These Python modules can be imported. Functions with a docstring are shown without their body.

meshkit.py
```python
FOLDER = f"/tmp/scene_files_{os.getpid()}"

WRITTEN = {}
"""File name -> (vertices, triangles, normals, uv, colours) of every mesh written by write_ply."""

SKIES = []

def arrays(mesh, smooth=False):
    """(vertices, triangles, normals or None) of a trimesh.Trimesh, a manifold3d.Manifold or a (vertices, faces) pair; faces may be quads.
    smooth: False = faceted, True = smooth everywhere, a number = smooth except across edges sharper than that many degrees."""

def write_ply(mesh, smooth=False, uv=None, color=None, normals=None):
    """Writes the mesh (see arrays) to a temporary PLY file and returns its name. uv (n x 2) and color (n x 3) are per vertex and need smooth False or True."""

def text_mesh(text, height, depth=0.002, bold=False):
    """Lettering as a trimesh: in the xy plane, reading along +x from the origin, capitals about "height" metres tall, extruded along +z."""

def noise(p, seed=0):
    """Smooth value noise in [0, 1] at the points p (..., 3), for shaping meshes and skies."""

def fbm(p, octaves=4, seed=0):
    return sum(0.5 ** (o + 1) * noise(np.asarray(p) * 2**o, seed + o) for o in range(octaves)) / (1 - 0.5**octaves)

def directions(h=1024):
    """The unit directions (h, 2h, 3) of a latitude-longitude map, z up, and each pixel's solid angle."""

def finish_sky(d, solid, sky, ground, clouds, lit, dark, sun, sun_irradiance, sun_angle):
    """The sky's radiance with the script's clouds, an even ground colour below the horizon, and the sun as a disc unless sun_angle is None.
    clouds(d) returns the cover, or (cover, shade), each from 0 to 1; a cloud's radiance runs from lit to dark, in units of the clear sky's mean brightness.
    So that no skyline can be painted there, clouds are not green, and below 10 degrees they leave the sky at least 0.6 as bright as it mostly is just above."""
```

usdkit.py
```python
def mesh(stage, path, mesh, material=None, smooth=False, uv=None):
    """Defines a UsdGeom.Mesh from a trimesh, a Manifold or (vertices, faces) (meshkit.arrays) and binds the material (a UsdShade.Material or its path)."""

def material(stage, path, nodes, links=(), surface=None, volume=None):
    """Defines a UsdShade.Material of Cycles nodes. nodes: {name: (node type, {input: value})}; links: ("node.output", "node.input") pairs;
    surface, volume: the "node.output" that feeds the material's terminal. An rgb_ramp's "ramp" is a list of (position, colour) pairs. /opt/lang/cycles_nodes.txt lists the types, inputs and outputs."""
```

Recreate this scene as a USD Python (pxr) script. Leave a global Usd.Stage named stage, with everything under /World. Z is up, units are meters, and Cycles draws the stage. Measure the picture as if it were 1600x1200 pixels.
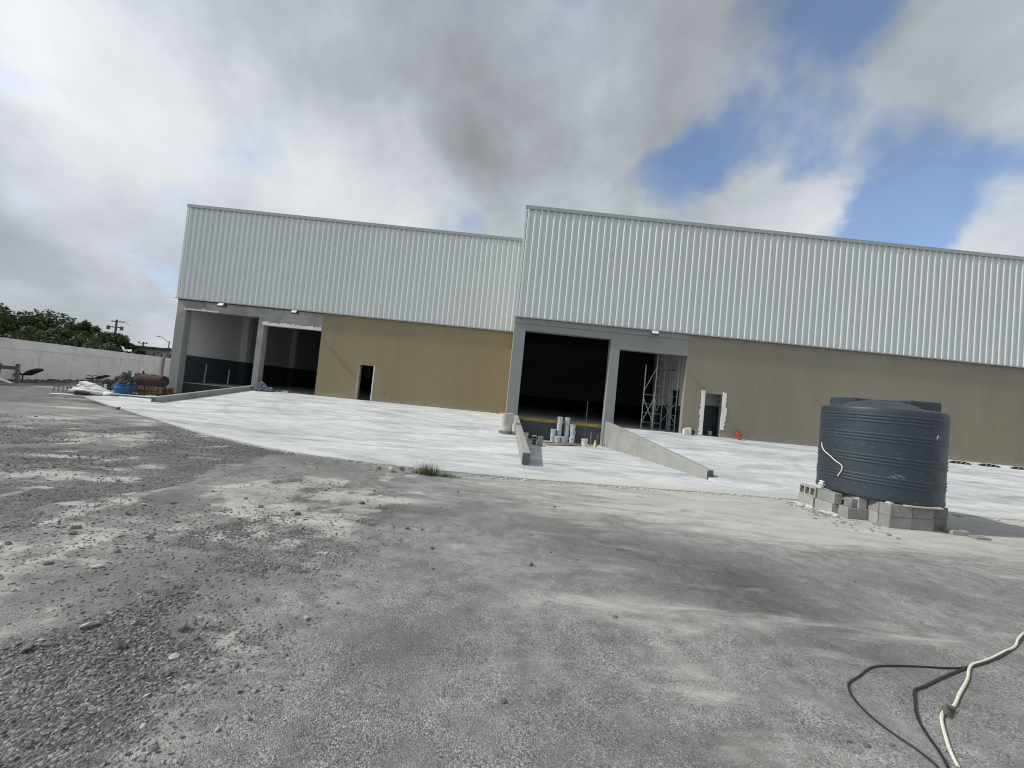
import math, random
import numpy as np, trimesh, usdkit, meshkit
from shapely.geometry import Polygon, Point, LineString, box as sbox
from pxr import Usd, UsdGeom, UsdLux, UsdShade, Gf, Sdf, Vt

rng = np.random.default_rng(7)
random.seed(7)
PI = math.pi
stage = Usd.Stage.CreateInMemory()
UsdGeom.SetStageUpAxis(stage, UsdGeom.Tokens.z)
UsdGeom.Xform.Define(stage, '/World')
UsdGeom.Scope.Define(stage, '/World/Looks')

# ------------------------------------------------------------------ camera
EYE = 1.62
YAW, PITCH, ROLL = map(math.radians, (0.6775, 1.8054, 5.6196))
EXPOSURE = 1.02
cam = UsdGeom.Camera.Define(stage, '/World/camera')
fwd = np.array([math.sin(YAW) * math.cos(PITCH), math.cos(YAW) * math.cos(PITCH), math.sin(PITCH)])
rt0 = np.array([math.cos(YAW), -math.sin(YAW), 0.0])
up0 = np.cross(rt0, fwd)
rt = math.cos(ROLL) * rt0 + math.sin(ROLL) * up0
upv = -math.sin(ROLL) * rt0 + math.cos(ROLL) * up0
M = Gf.Matrix4d(*rt, 0, *upv, 0, *(-fwd), 0, 0, 0, EYE, 1)
cam.AddTransformOp().Set(M)
cam.CreateHorizontalApertureAttr(36.0)
cam.CreateVerticalApertureAttr(27.0)
cam.CreateFocalLengthAttr(36.0 * 600.0 / 1600.0)
cam.CreateClippingRangeAttr(Gf.Vec2f(0.05, 20000))
cam.CreateExposureAttr(EXPOSURE)

# ------------------------------------------------------------------ sun and sky
SUN = np.array([-0.742, -0.085, 0.664]); SUN /= np.linalg.norm(SUN)
SKY_STRENGTH = 0.10
sun = UsdLux.DistantLight.Define(stage, '/World/sun')
sun.CreateIntensityAttr(0.48)
sun.CreateAngleAttr(2.5)
sun.CreateNormalizeAttr(True)
sun.CreateColorAttr(Gf.Vec3f(1.0, 0.972, 0.925))
zc = SUN; xc = np.cross([0, 0, 1.0], zc); xc /= np.linalg.norm(xc); yc = np.cross(zc, xc)
sun.AddTransformOp().Set(Gf.Matrix4d(*xc, 0, *yc, 0, *zc, 0, 0, 0, 0, 1))


def sky_material():
    n, l = {}, []
    n['tc'] = ('texture_coordinate', {})
    n['dir'] = ('vector_math', {'math_type': 'normalize'}); l.append(('tc.generated', 'dir.vector1'))
    n['sky'] = ('sky_texture', {'sky_type': 'single_scattering', 'sun_disc': False, 'sun_elevation': math.asin(SUN[2]),
                                'sun_rotation': math.atan2(SUN[0], SUN[1]), 'altitude': 100.0, 'air_density': 1.0, 'aerosol_density': 1.6, 'ozone_density': 1.4})
    # cloud layer seen in perspective: direction divided by its height
    n['sep'] = ('separate_xyz', {}); l.append(('dir.vector', 'sep.vector'))
    n['zz'] = ('math', {'math_type': 'maximum', 'value2': 0.0}); l.append(('sep.z', 'zz.value1'))
    n['zq'] = ('math', {'math_type': 'add', 'value2': 0.55}); l.append(('zz.value', 'zq.value1'))
    n['px'] = ('math', {'math_type': 'divide'}); l += [('sep.x', 'px.value1'), ('zq.value', 'px.value2')]
    n['py'] = ('math', {'math_type': 'divide'}); l += [('sep.y', 'py.value1'), ('zq.value', 'py.value2')]
    n['p'] = ('combine_xyz', {'z': 3.7}); l += [('px.value', 'p.x'), ('py.value', 'p.y')]
    n['nA'] = ('noise_texture', {'scale': 3.6, 'detail': 8.0, 'roughness': 0.53, 'distortion': 0.3}); l.append(('p.vector', 'nA.vector'))
    n['nB'] = ('noise_texture', {'scale': 5.0, 'detail': 7.0, 'roughness': 0.55, 'distortion': 0.2}); l.append(('dir.vector', 'nB.vector'))
    n['nC'] = ('noise_texture', {'scale': 3.8, 'detail': 8.0, 'roughness': 0.53, 'distortion': 0.2}); l.append(('dir.vector', 'nC.vector'))
    # warped direction for irregular breaks between the clouds
    n['w1'] = ('vector_math', {'math_type': 'subtract', 'vector2': (0.5, 0.5, 0.5)}); l.append(('nB.color', 'w1.vector1'))
    n['w2'] = ('vector_math', {'math_type': 'scale', 'scale': 0.3}); l.append(('w1.vector', 'w2.vector1'))
    n['wd0'] = ('vector_math', {'math_type': 'add'}); l += [('dir.vector', 'wd0.vector1'), ('w2.vector', 'wd0.vector2')]
    n['wd'] = ('vector_math', {'math_type': 'normalize'}); l.append(('wd0.vector', 'wd.vector1'))

    def bump(name, d, inner, outer, amp):
        d = np.array(d, float); d /= np.linalg.norm(d)
        n[name + 'd'] = ('vector_math', {'math_type': 'dot_product', 'vector2': tuple(d)}); l.append(('wd.vector', name + 'd.vector1'))
        n[name] = ('map_range', {'range_type': 'smootherstep', 'from_min': math.cos(math.radians(outer)), 'from_max': math.cos(math.radians(inner)), 'to_min': 0.0, 'to_max': amp, 'clamp': True})
        l.append((name + 'd.value', name + '.value'))
        return name + '.result'

    def total(name, first, terms):
        cur = first
        for i, t in enumerate(terms):
            n[f'{name}{i}'] = ('math', {'math_type': 'add'}); l.extend([(cur, f'{name}{i}.value1'), (t, f'{name}{i}.value2')])
            cur = f'{name}{i}.value'
        return cur

    # breaks of blue (negative cover)
    gaps = [bump('b1', (0.46, 0.65, 0.60), 0, 14, -0.62), bump('b1b', (0.42, 0.60, 0.68), 0, 12, -0.42), bump('b2', (0.335, 0.79, 0.515), 0, 8, -0.85),
            bump('b3', (0.68, 0.61, 0.41), 0, 9, -0.75), bump('b4', (0.65, 0.66, 0.36), 0, 7, -0.5), bump('b5', (0.57, 0.58, 0.57), 0, 16, -0.26),
            bump('b6', (0.55, 0.40, 0.73), 0, 20, -0.15)]
    n['cA'] = ('math', {'math_type': 'multiply_add', 'value2': 4.2, 'value3': -0.80}); l.append(('nA.fac', 'cA.value1'))
    cov = total('cv', 'cA.value', gaps)
    n['cov'] = ('map_range', {'range_type': 'smoothstep', 'from_min': -0.10, 'from_max': 1.10, 'to_min': 0.16, 'to_max': 1.0, 'clamp': True}); l.append((cov, 'cov.value'))
    # thickness of the cloud: thick is grey, thin is white
    dark = [bump('d1', (0.17, 0.72, 0.68), 1, 34, 0.42), bump('d2', (-0.24, 0.72, 0.65), 1, 26, 0.14), bump('d3', (-0.79, 0.60, 0.22), 1, 10, 0.30),
            bump('d4', (-0.12, 0.85, 0.50), 1, 13, 0.16), bump('d6', (0.0, 0.2, 0.98), 10, 45, 0.10), bump('d7', (0.72, 0.42, 0.58), 3, 18, 0.20), bump('d8', (-0.76, 0.63, 0.10), 1, 9, 0.14),
            bump('l1', (-0.66, 0.66, 0.36), 1, 16, -0.34), bump('l2', (0.10, 0.91, 0.40), 1, 15, -0.48), bump('l3', (0.50, 0.74, 0.45), 1, 16, -0.44),
            bump('l4', (-0.3, 0.88, 0.37), 1, 16, -0.44), bump('l5', (-0.60, 0.62, 0.52), 1, 16, -0.16), bump('l6', (0.73, 0.60, 0.33), 1, 9, -0.3)]
    n['dA'] = ('math', {'math_type': 'multiply_add', 'value2': 1.9, 'value3': -0.56}); l.append(('nC.fac', 'dA.value1'))
    n['dA2'] = ('math', {'math_type': 'multiply_add', 'value2': 0.9}); l += [('nA.fac', 'dA2.value1'), ('dA.value', 'dA2.value3')]
    n['dA3'] = ('math', {'math_type': 'subtract', 'value2': 0.43}); l.append(('dA2.value', 'dA3.value1'))
    thick = total('th', 'dA3.value', dark)
    n['thk'] = ('map_range', {'range_type': 'linear', 'from_min': -0.45, 'from_max': 1.42, 'to_min': 0.0, 'to_max': 1.0, 'clamp': True}); l.append((thick, 'thk.value'))
    n['ramp'] = ('rgb_ramp', {'ramp': [(0.0, (CL[0] * 0.97, CL[0] * 1.0, CL[0] * 1.02)), (0.30, (CL[1] * 0.94, CL[1] * 1.0, CL[1] * 1.06)), (0.58, (CL[2] * 0.92, CL[2] * 1.0, CL[2] * 1.08)), (1.0, (CL[3] * 0.92, CL[3] * 1.0, CL[3] * 1.05))]})
    l.append(('thk.result', 'ramp.fac'))
    # light scattered forward round the veiled sun
    n['sd'] = ('vector_math', {'math_type': 'dot_product', 'vector2': tuple(SUN)}); l.append(('dir.vector', 'sd.vector1'))
    n['sg'] = ('map_range', {'range_type': 'smoothstep', 'from_min': 0.5, 'from_max': 1.0, 'to_min': 0.98, 'to_max': 1.25, 'clamp': True}); l.append(('sd.value', 'sg.value'))
    n['cloud'] = ('vector_math', {'math_type': 'scale'}); l += [('ramp.color', 'cloud.vector1'), ('sg.result', 'cloud.scale')]
    n['mix'] = ('mix_color', {'blend_type': 'mix', 'use_clamp': True}); l += [('cov.result', 'mix.fac'), ('skym.vector', 'mix.a'), ('cloud.vector', 'mix.b')]
    n['skym'] = ('vector_math', {'math_type': 'multiply', 'vector2': SKYMUL}); l.append(('sky.color', 'skym.vector1'))
    n['bg'] = ('background_shader', {'strength': SKY_STRENGTH}); l.append(('mix.result', 'bg.color'))
    return usdkit.material(stage, '/World/Looks/sky_look', n, l, surface='bg.background')


CL = (4.2, 3.4, 2.40, 1.45)
SKYMUL = (0.66, 0.76, 0.86)
dome = UsdLux.DomeLight.Define(stage, '/World/sky')
dome.CreateIntensityAttr(1.0)
dome.GetPrim().SetCustomDataByKey('kind', 'structure')
dome.GetPrim().SetCustomDataByKey('label', 'broken grey and white clouds with patches of blue at the upper right')
UsdShade.MaterialBindingAPI.Apply(dome.GetPrim()).Bind(sky_material())

# ------------------------------------------------------------------ helpers
used = {}


def numbered(parent, name):
    k = (parent, name)
    used[k] = used.get(k, -1) + 1
    return f'{parent}/{name}' if used[k] == 0 else f'{parent}/{name}_{used[k]:03d}'


def tag(p, label=None, cat=None, group=None, kind=None):
    p = p.GetPrim() if hasattr(p, 'GetPrim') else p
    for k, v in (('label', label), ('category', cat), ('group', group), ('kind', kind)):
        if v:
            p.SetCustomDataByKey(k, v)
    return p


def place(x, loc, rot):
    x.AddTranslateOp().Set(Gf.Vec3d(*map(float, loc)))
    if np.ndim(rot) == 0:
        if rot:
            x.AddRotateZOp().Set(float(math.degrees(rot)))
    else:
        x.AddRotateXYZOp().Set(Gf.Vec3f(*[float(math.degrees(a)) for a in rot]))


def thing(name, label, cat, loc=(0, 0, 0), rot=0, group=None, kind=None):
    x = UsdGeom.Xform.Define(stage, numbered('/World', name))
    place(x, loc, rot)
    return tag(x, label, cat, group, kind)


def part(parent, name, mesh, mat, smooth=False, label=None, kind=None):
    pp = '/World' if parent is None else str(parent.GetPath())
    m = usdkit.mesh(stage, numbered(pp, name), mesh, mat, smooth=smooth)
    return tag(m, label, kind=kind)


def solo(name, mesh, mat, label=None, cat=None, group=None, kind=None, smooth=False, loc=None, rot=0):
    m = usdkit.mesh(stage, numbered('/World', name), mesh, mat, smooth=smooth)
    if loc is not None:
        place(m, loc, rot)
    return tag(m, label, cat, group, kind)


def dup(src, loc, rot, label, group=None, name=None):
    was = src.GetCustomData()
    base = name or src.GetName().split('_0')[0]
    x = UsdGeom.Xform.Define(stage, numbered('/World', base))
    place(x, loc, rot)
    p = x.GetPrim()
    # reference the parts only through a holder-less internal reference; the copy keeps its own transform ops
    p.GetReferences().AddInternalReference(src.GetPath())
    p.SetInstanceable(True)
    return tag(p, label, was['category'], group or was.get('group'))


def cat(*ms):
    out = []
    for m in ms:
        if isinstance(m, (list, tuple)) and not isinstance(m[0], np.ndarray):
            out += list(m)
        else:
            out.append(m)
    return trimesh.util.concatenate(out)


def bx(x0, x1, y0, y1, z0, z1):
    m = trimesh.creation.box((x1 - x0, y1 - y0, z1 - z0))
    m.apply_translation(((x0 + x1) / 2, (y0 + y1) / 2, (z0 + z1) / 2))
    return m


def cbx(x0, x1, y0, y1, z0, z1, c=0.01):
    """A box with chamfered edges: hull of three shrunk boxes."""
    v = []
    for a in range(3):
        d = [c, c, c]; d[a] = 0
        for sx in (0, 1):
            for sy in (0, 1):
                for sz in (0, 1):
                    v.append(((x1 - d[0]) if sx else (x0 + d[0]), (y1 - d[1]) if sy else (y0 + d[1]), (z1 - d[2]) if sz else (z0 + d[2])))
    return trimesh.convex.convex_hull(np.array(v))


def hull(pts):
    return trimesh.convex.convex_hull(np.array(pts, float))


def rotz(m, a, c=(0, 0, 0)):
    m = m.copy(); m.apply_transform(trimesh.transformations.rotation_matrix(a, [0, 0, 1], c)); return m


def rotx(m, a, ax=(1, 0, 0), c=(0, 0, 0)):
    m = m.copy(); m.apply_transform(trimesh.transformations.rotation_matrix(a, ax, c)); return m


def mv(m, x, y, z):
    m = m.copy(); m.apply_translation((x, y, z)); return m


def rod(p, q, r, n=8, r2=None):
    return tube([p, q], [r, r if r2 is None else r2], n)


def tube(pts, r, n=8, cap=True):
    p = np.asarray(pts, float)
    r = np.broadcast_to(r, (len(p),))
    t = np.gradient(p, axis=0); t /= np.linalg.norm(t, axis=1, keepdims=True) + 1e-12
    ref = np.array([0, 0, 1.0]) if abs(t[0][2]) < 0.9 else np.array([1.0, 0, 0])
    a = np.cross(t[0], ref); a /= np.linalg.norm(a)
    A = []
    for k in range(len(p)):
        a = a - t[k] * np.dot(a, t[k]); a /= np.linalg.norm(a) + 1e-12
        A.append(a)
    A = np.array(A); B = np.cross(t, A)
    ang = np.arange(n) * 2 * PI / n
    v = p[:, None] + r[:, None, None] * (np.cos(ang)[None, :, None] * A[:, None] + np.sin(ang)[None, :, None] * B[:, None])
    v = v.reshape(-1, 3); f = []
    for i in range(len(p) - 1):
        for j in range(n):
            a0, b0 = i * n + j, i * n + (j + 1) % n
            f += [(a0, b0, b0 + n), (a0, b0 + n, a0 + n)]
    if cap:
        e = len(v); v = np.vstack([v, p[0], p[-1]])
        for j in range(n):
            f += [(e, (j + 1) % n, j), (e + 1, (len(p) - 1) * n + j, (len(p) - 1) * n + (j + 1) % n)]
    return trimesh.Trimesh(v, f, process=False)


def lathe(prof, n=32):
    return trimesh.creation.revolve(np.array(prof, float), sections=n)


def prism_y(poly_xz, y0, y1):
    """Polygon in the x-z plane given depth from y0 to y1."""
    m = trimesh.creation.extrude_polygon(Polygon(poly_xz), y1 - y0, engine='earcut')
    m.apply_transform(np.array([[1, 0, 0, 0], [0, 0, -1, y1], [0, 1, 0, 0], [0, 0, 0, 1.0]]))
    return m


def rough_patch(x0, x1, z0, z1, y, seed, amp=0.05, thick=0.006, step=0.12, bottom=None, sides=True):
    """A smear of plaster with ragged edges on a wall whose face is at y (towards -y)."""
    g = np.random.default_rng(seed)
    top = [(x, z1 + g.normal(0, amp)) for x in np.arange(x0, x1 + 1e-6, step)]
    bot = [(x, (z0 + g.normal(0, amp)) if bottom is None else bottom) for x in np.arange(x1, x0 - 1e-6, -step)]
    poly = Polygon(top + bot).buffer(0)
    if poly.geom_type != 'Polygon':
        poly = max(poly.geoms, key=lambda q: q.area)
    return prism_y(list(poly.exterior.coords)[:-1], y - thick, y + 0.02)


def wall_xz(x0, x1, z0, z1, y0, y1, holes=()):
    """A wall slab with rectangular openings; holes: (x0, x1, z0, z1)."""
    s = sbox(x0, z0, x1, z1)
    for h in holes:
        s = s.difference(sbox(h[0], h[2], h[1], h[3]))
    ms = []
    for g in getattr(s, 'geoms', [s]):
        m = trimesh.creation.extrude_polygon(g, y1 - y0, engine='earcut')
        m.apply_transform(np.array([[1, 0, 0, 0], [0, 0, -1, y1], [0, 1, 0, 0], [0, 0, 0, 1.0]]))
        ms.append(m)
    return cat(ms)


# ------------------------------------------------------------------ materials
def surf(name, col, rough=0.85, var=0.12, scale=1.5, fine=0.10, fscale=40.0, bump=0.15, bscale=60.0, bdist=0.01, spec=0.35, metallic=0.0,
         stain=None, stain_scale=0.8, stain_lo=0.52, stain_hi=0.7, stretch=(1, 1, 1), coords='position', splash=None):
    """Matt surface with broad and fine unevenness of tone, optional stains of a second colour and fine relief."""
    n, l = {}, []
    if coords == 'position':
        n['g'] = ('geometry', {}); src = 'g.position'
    else:
        n['g'] = ('texture_coordinate', {}); src = 'g.object'
    n['mp'] = ('mapping', {'mapping_type': 'point', 'scale': stretch}); l.append((src, 'mp.vector'))
    n['n1'] = ('noise_texture', {'scale': scale, 'detail': 5.0, 'roughness': 0.6}); l.append(('mp.vector', 'n1.vector'))
    n['n2'] = ('noise_texture', {'scale': fscale, 'detail': 3.0, 'roughness': 0.6}); l.append((src, 'n2.vector'))
    n['m1'] = ('map_range', {'from_min': 0.25, 'from_max': 0.75, 'to_min': 1 - var, 'to_max': 1 + var}); l.append(('n1.fac', 'm1.value'))
    n['m2'] = ('map_range', {'from_min': 0.25, 'from_max': 0.75, 'to_min': 1 - fine, 'to_max': 1 + fine}); l.append(('n2.fac', 'm2.value'))
    n['mm'] = ('math', {'math_type': 'multiply'}); l += [('m1.result', 'mm.value1'), ('m2.result', 'mm.value2')]
    base = None
    if stain is not None:
        n['n3'] = ('noise_texture', {'scale': stain_scale, 'detail': 6.0, 'roughness': 0.62, 'distortion': 0.6}); l.append(('mp.vector', 'n3.vector'))
        n['m3'] = ('map_range', {'range_type': 'smoothstep', 'from_min': stain_lo, 'from_max': stain_hi, 'to_min': 0.0, 'to_max': 1.0}); l.append(('n3.fac', 'm3.value'))
        n['mx'] = ('mix_color', {'a': col, 'b': stain}); l.append(('m3.result', 'mx.fac'))
        base = 'mx.result'
    if splash is not None:      # dirt splashed up from the ground: (floor height, reach, colour)
        n['sz'] = ('separate_xyz', {}); l.append(('g.position', 'sz.vector'))
        n['sn'] = ('noise_texture', {'scale': 3.5, 'detail': 6.0, 'roughness': 0.65}); l.append(('g.position', 'sn.vector'))
        n['sa'] = ('math', {'math_type': 'multiply_add', 'value2': 0.9, 'value3': -0.45}); l.append(('sn.fac', 'sa.value1'))
        n['sb'] = ('math', {'math_type': 'add'}); l += [('sz.z', 'sb.value1'), ('sa.value', 'sb.value2')]
        n['sm'] = ('map_range', {'range_type': 'smoothstep', 'from_min': splash[0] + splash[1], 'from_max': splash[0] - 0.05, 'to_min': 0.0, 'to_max': 0.6, 'clamp': True}); l.append(('sb.value', 'sm.value'))
        n['sx'] = ('mix_color', {'a': col, 'b': splash[2]}); l.append(('sm.result', 'sx.fac'))
        if base:
            l.append((base, 'sx.a'))
        base = 'sx.result'
    n['sc'] = ('vector_math', {'math_type': 'scale', 'vector1': col}); l.append(('mm.value', 'sc.scale'))
    if base:
        l.append((base, 'sc.vector1'))
    n['p'] = ('principled_bsdf', {'roughness': rough, 'specular_ior_level': spec, 'metallic': metallic}); l.append(('sc.vector', 'p.base_color'))
    if bump:
        n['nb'] = ('noise_texture', {'scale': bscale, 'detail': 4.0, 'roughness': 0.6}); l.append((src, 'nb.vector'))
        n['bp'] = ('bump', {'strength': bump, 'distance': bdist}); l += [('nb.fac', 'bp.height'), ('bp.normal', 'p.normal')]
    return usdkit.material(stage, f'/World/Looks/{name}', n, l, surface='p.BSDF')


MAT = {}
MAT['sheet'] = surf('white_painted_sheet', (0.59, 0.62, 0.61), rough=0.42, var=0.035, scale=0.35, fine=0.03, fscale=6, bump=0.05, bscale=4, bdist=0.02, spec=0.5, stretch=(1, 1, 0.25))
MAT['flash'] = surf('grey_flashing', (0.33, 0.36, 0.36), rough=0.45, var=0.05, fine=0.03, bump=0.03, spec=0.5)
MAT['khaki'] = surf('khaki_render', (0.255, 0.215, 0.132), rough=0.9, var=0.10, scale=0.35, fine=0.05, fscale=9, bump=0.25, bscale=45, bdist=0.006, stain=(0.225, 0.192, 0.122), stain_scale=0.7, stain_lo=0.42, stain_hi=0.75, stretch=(1, 1, 0.28), splash=(0.56, 0.35, (0.30, 0.28, 0.24)))
MAT['khaki2'] = surf('grey_khaki_render', (0.250, 0.228, 0.174), rough=0.9, var=0.09, scale=0.35, fine=0.05, fscale=9, bump=0.25, bscale=45, bdist=0.006, stain=(0.216, 0.2, 0.154), stain_scale=0.7, stain_lo=0.42, stain_hi=0.75, stretch=(1, 1, 0.28), splash=(0.65, 0.30, (0.30, 0.29, 0.265)))
MAT['greypaint'] = surf('grey_painted_render', (0.245, 0.258, 0.248), rough=0.85, var=0.06, scale=0.6, fine=0.04, bump=0.15, bscale=50, bdist=0.004)
MAT['rawplaster'] = surf('raw_plaster', (0.27, 0.265, 0.25), rough=0.95, var=0.16, scale=1.1, fine=0.08, fscale=14, bump=0.3, bscale=30, bdist=0.008, stain=(0.36, 0.35, 0.33), stain_scale=0.9, stain_lo=0.45, stain_hi=0.65)
MAT['whiteplaster'] = surf('fresh_white_plaster', (0.72, 0.72, 0.70), rough=0.95, var=0.08, fine=0.06, bump=0.4, bscale=35, bdist=0.008)
MAT['cream'] = surf('cream_render', (0.50, 0.44, 0.32), rough=0.9)
MAT['whitewall'] = surf('white_interior_wall', (0.60, 0.60, 0.58), rough=0.85, var=0.05, fine=0.03, bump=0.05)
MAT['dado'] = surf('slate_blue_dado', (0.045, 0.055, 0.066), rough=0.6, var=0.08, fine=0.04, bump=0.05)
MAT['darkwall'] = surf('dark_grey_wall', (0.58, 0.60, 0.60), rough=0.7, var=0.08, fine=0.04, bump=0.05)
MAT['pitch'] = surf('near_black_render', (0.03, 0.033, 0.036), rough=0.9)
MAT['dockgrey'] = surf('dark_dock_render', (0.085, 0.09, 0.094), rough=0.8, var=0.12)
MAT['floor'] = surf('grey_concrete_floor', (0.40, 0.40, 0.39), rough=0.6, var=0.15, fine=0.06)
MAT['roof'] = surf('galvanised_roof', (0.62, 0.64, 0.64), rough=0.5)
MAT['steel'] = surf('dark_steel', (0.10, 0.11, 0.11), rough=0.5)
MAT['browntrim'] = surf('brown_timber_trim', (0.10, 0.09, 0.075), rough=0.8)  # dark brown of the trim strip, also on wheel hub and window frame
MAT['concrete'] = surf('grey_cement_wall', (0.275, 0.28, 0.262), rough=0.92, var=0.12, scale=1.2, fine=0.07, fscale=22, bump=0.3, bscale=40, bdist=0.006, stain=(0.225, 0.23, 0.215), stain_scale=1.5, stain_lo=0.5, stain_hi=0.7)
MAT['yellow'] = surf('worn_yellow_paint', (0.42, 0.27, 0.05), rough=0.7, var=0.25, scale=3, stain=(0.22, 0.15, 0.07), stain_scale=4, stain_lo=0.5, stain_hi=0.65)
MAT['boundary'] = surf('pale_boundary_render', (0.56, 0.545, 0.53), rough=0.92, var=0.14, scale=0.5, fine=0.05, fscale=8, bump=0.15, stain=(0.46, 0.445, 0.43), stain_scale=0.5, stain_lo=0.45, stain_hi=0.72, stretch=(1, 1, 1.6))

# ------------------------------------------------------------------ ground
CURB = np.array([(-17.42, 16.16), (-13.15, 13.23), (-8.29, 10.04), (-6.6, 9.05), (-5.29, 8.42), (-3.93, 7.98), (-2.83, 7.78), (-1.49, 7.64), (-0.24, 7.64), (0.66, 7.70), (2.24, 7.84),
                 (4.32, 8.04), (5.48, 8.14), (6.49, 8.2), (9.82, 8.24), (14, 8.4), (46, 8.6)])


def curb_y(x):
    return np.interp(x, CURB[:, 0], CURB[:, 1])


def curb_edge(x):
    x = np.asarray(x, float)
    p = np.stack([x * 1.3, np.zeros_like(x), np.zeros_like(x)], -1)
    return curb_y(x) + 0.07 * (meshkit.fbm(p, 4, 17) - 0.5) + 0.05 * (meshkit.fbm(p * 6, 3, 18) - 0.5)


def gz(x, y):
    return -0.02 * np.clip(np.asarray(y, float) - 9, 0, 12)


def sstep(a, b, x):
    t = np.clip((x - a) / (b - a), 0, 1)
    return t * t * (3 - 2 * t)


def fb(x, y, s, o=4, seed=0, z=0.3):
    return meshkit.fbm(np.stack([x * s, y * s, np.full_like(x, z)], -1), o, seed)


def gravel_mask(x, y):
    """How loose and stony the yard is: the left is broken up, the right is worn smooth."""
    edge = -1.25 + 0.10 * (y - 2.5) * (y < 2.5) - 0.08 * np.clip(y - 4, 0, 3) + 0.9 * (fb(x, y, 0.9, 4, 5) - 0.5)
    left = sstep(0.35, -0.45, x - edge)
    isl = fb(x, y, 0.55, 5, 21)
    crust = sstep(0.50, 0.54, isl + 0.09 * (fb(x, y, 3.2, 5, 8) - 0.5))       # crusts of old surfacing left standing
    return left * (1 - 0.85 * crust), left, crust


def blob(x, y, cx, cy, rx, ry, a=0.0):
    c, s = math.cos(a), math.sin(a)
    u = ((x - cx) * c + (y - cy) * s) / rx; v = (-(x - cx) * s + (y - cy) * c) / ry
    return np.exp(-(u * u + v * v))


def dust_mask(x, y):
    w = fb(x, y, 0.7, 5, 31)
    d = curb_y(x) - y
    band = sstep(3.1, 0.4, d + 2.2 * (w - 0.5)) * sstep(-2.2, 1.0, x) * (0.55 + 0.45 * sstep(0, 5, x))
    m = 0.85 * band
    for cx, cy, rx, ry, a, k in ((-1.75, 5.45, 0.55, 0.18, 0.1, 1.1), (-2.0, 5.9, 0.9, 0.25, 0.1, 0.4), (-6.9, 6.15, 0.55, 0.14, 0.2, 1.1), (-11.0, 9.55, 0.5, 0.25, 0.3, 0.9), (-13.2, 12.0, 0.8, 0.4, 0.3, 0.8),
                                 (-6.4, 5.0, 1.3, 0.35, 0.2, 0.5), (-3.3, 3.9, 0.9, 0.4, 0.2, 0.35), (-2.1, 3.6, 0.7, 0.35, 0.0, 0.35), (3.4, 5.6, 1.6, 0.5, -0.2, 0.45), (6.0, 6.2, 2.6, 0.8, -0.2, 0.75), (8.5, 6.8, 2.5, 0.7, -0.1, 0.6),
                                 (0.3, 3.9, 1.0, 0.25, 0, 0.2), (1.9, 2.2, 0.8, 0.3, 0.3, 0.15), (-16, 15.4, 1.3, 0.4, 0.6, 0.7)):
        m = m + k * blob(x, y, cx, cy, rx, ry, a) * (0.45 + 1.1 * w)
    left = sstep(-0.8, -1.8, x) * sstep(14, 9, -x)
    m = m + left * (0.55 * sstep(0.565, 0.64, fb(x, y, 1.15, 6, 77)) + 0.5 * sstep(0.58, 0.66, fb(x, y, 2.6, 5, 78)))
    m = m + 0.35 * sstep(-1.0, 0.5, x) * sstep(0.56, 0.68, fb(x, y * 1.6, 0.8, 6, 79))
    return np.clip(m, 0, 1)


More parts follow.
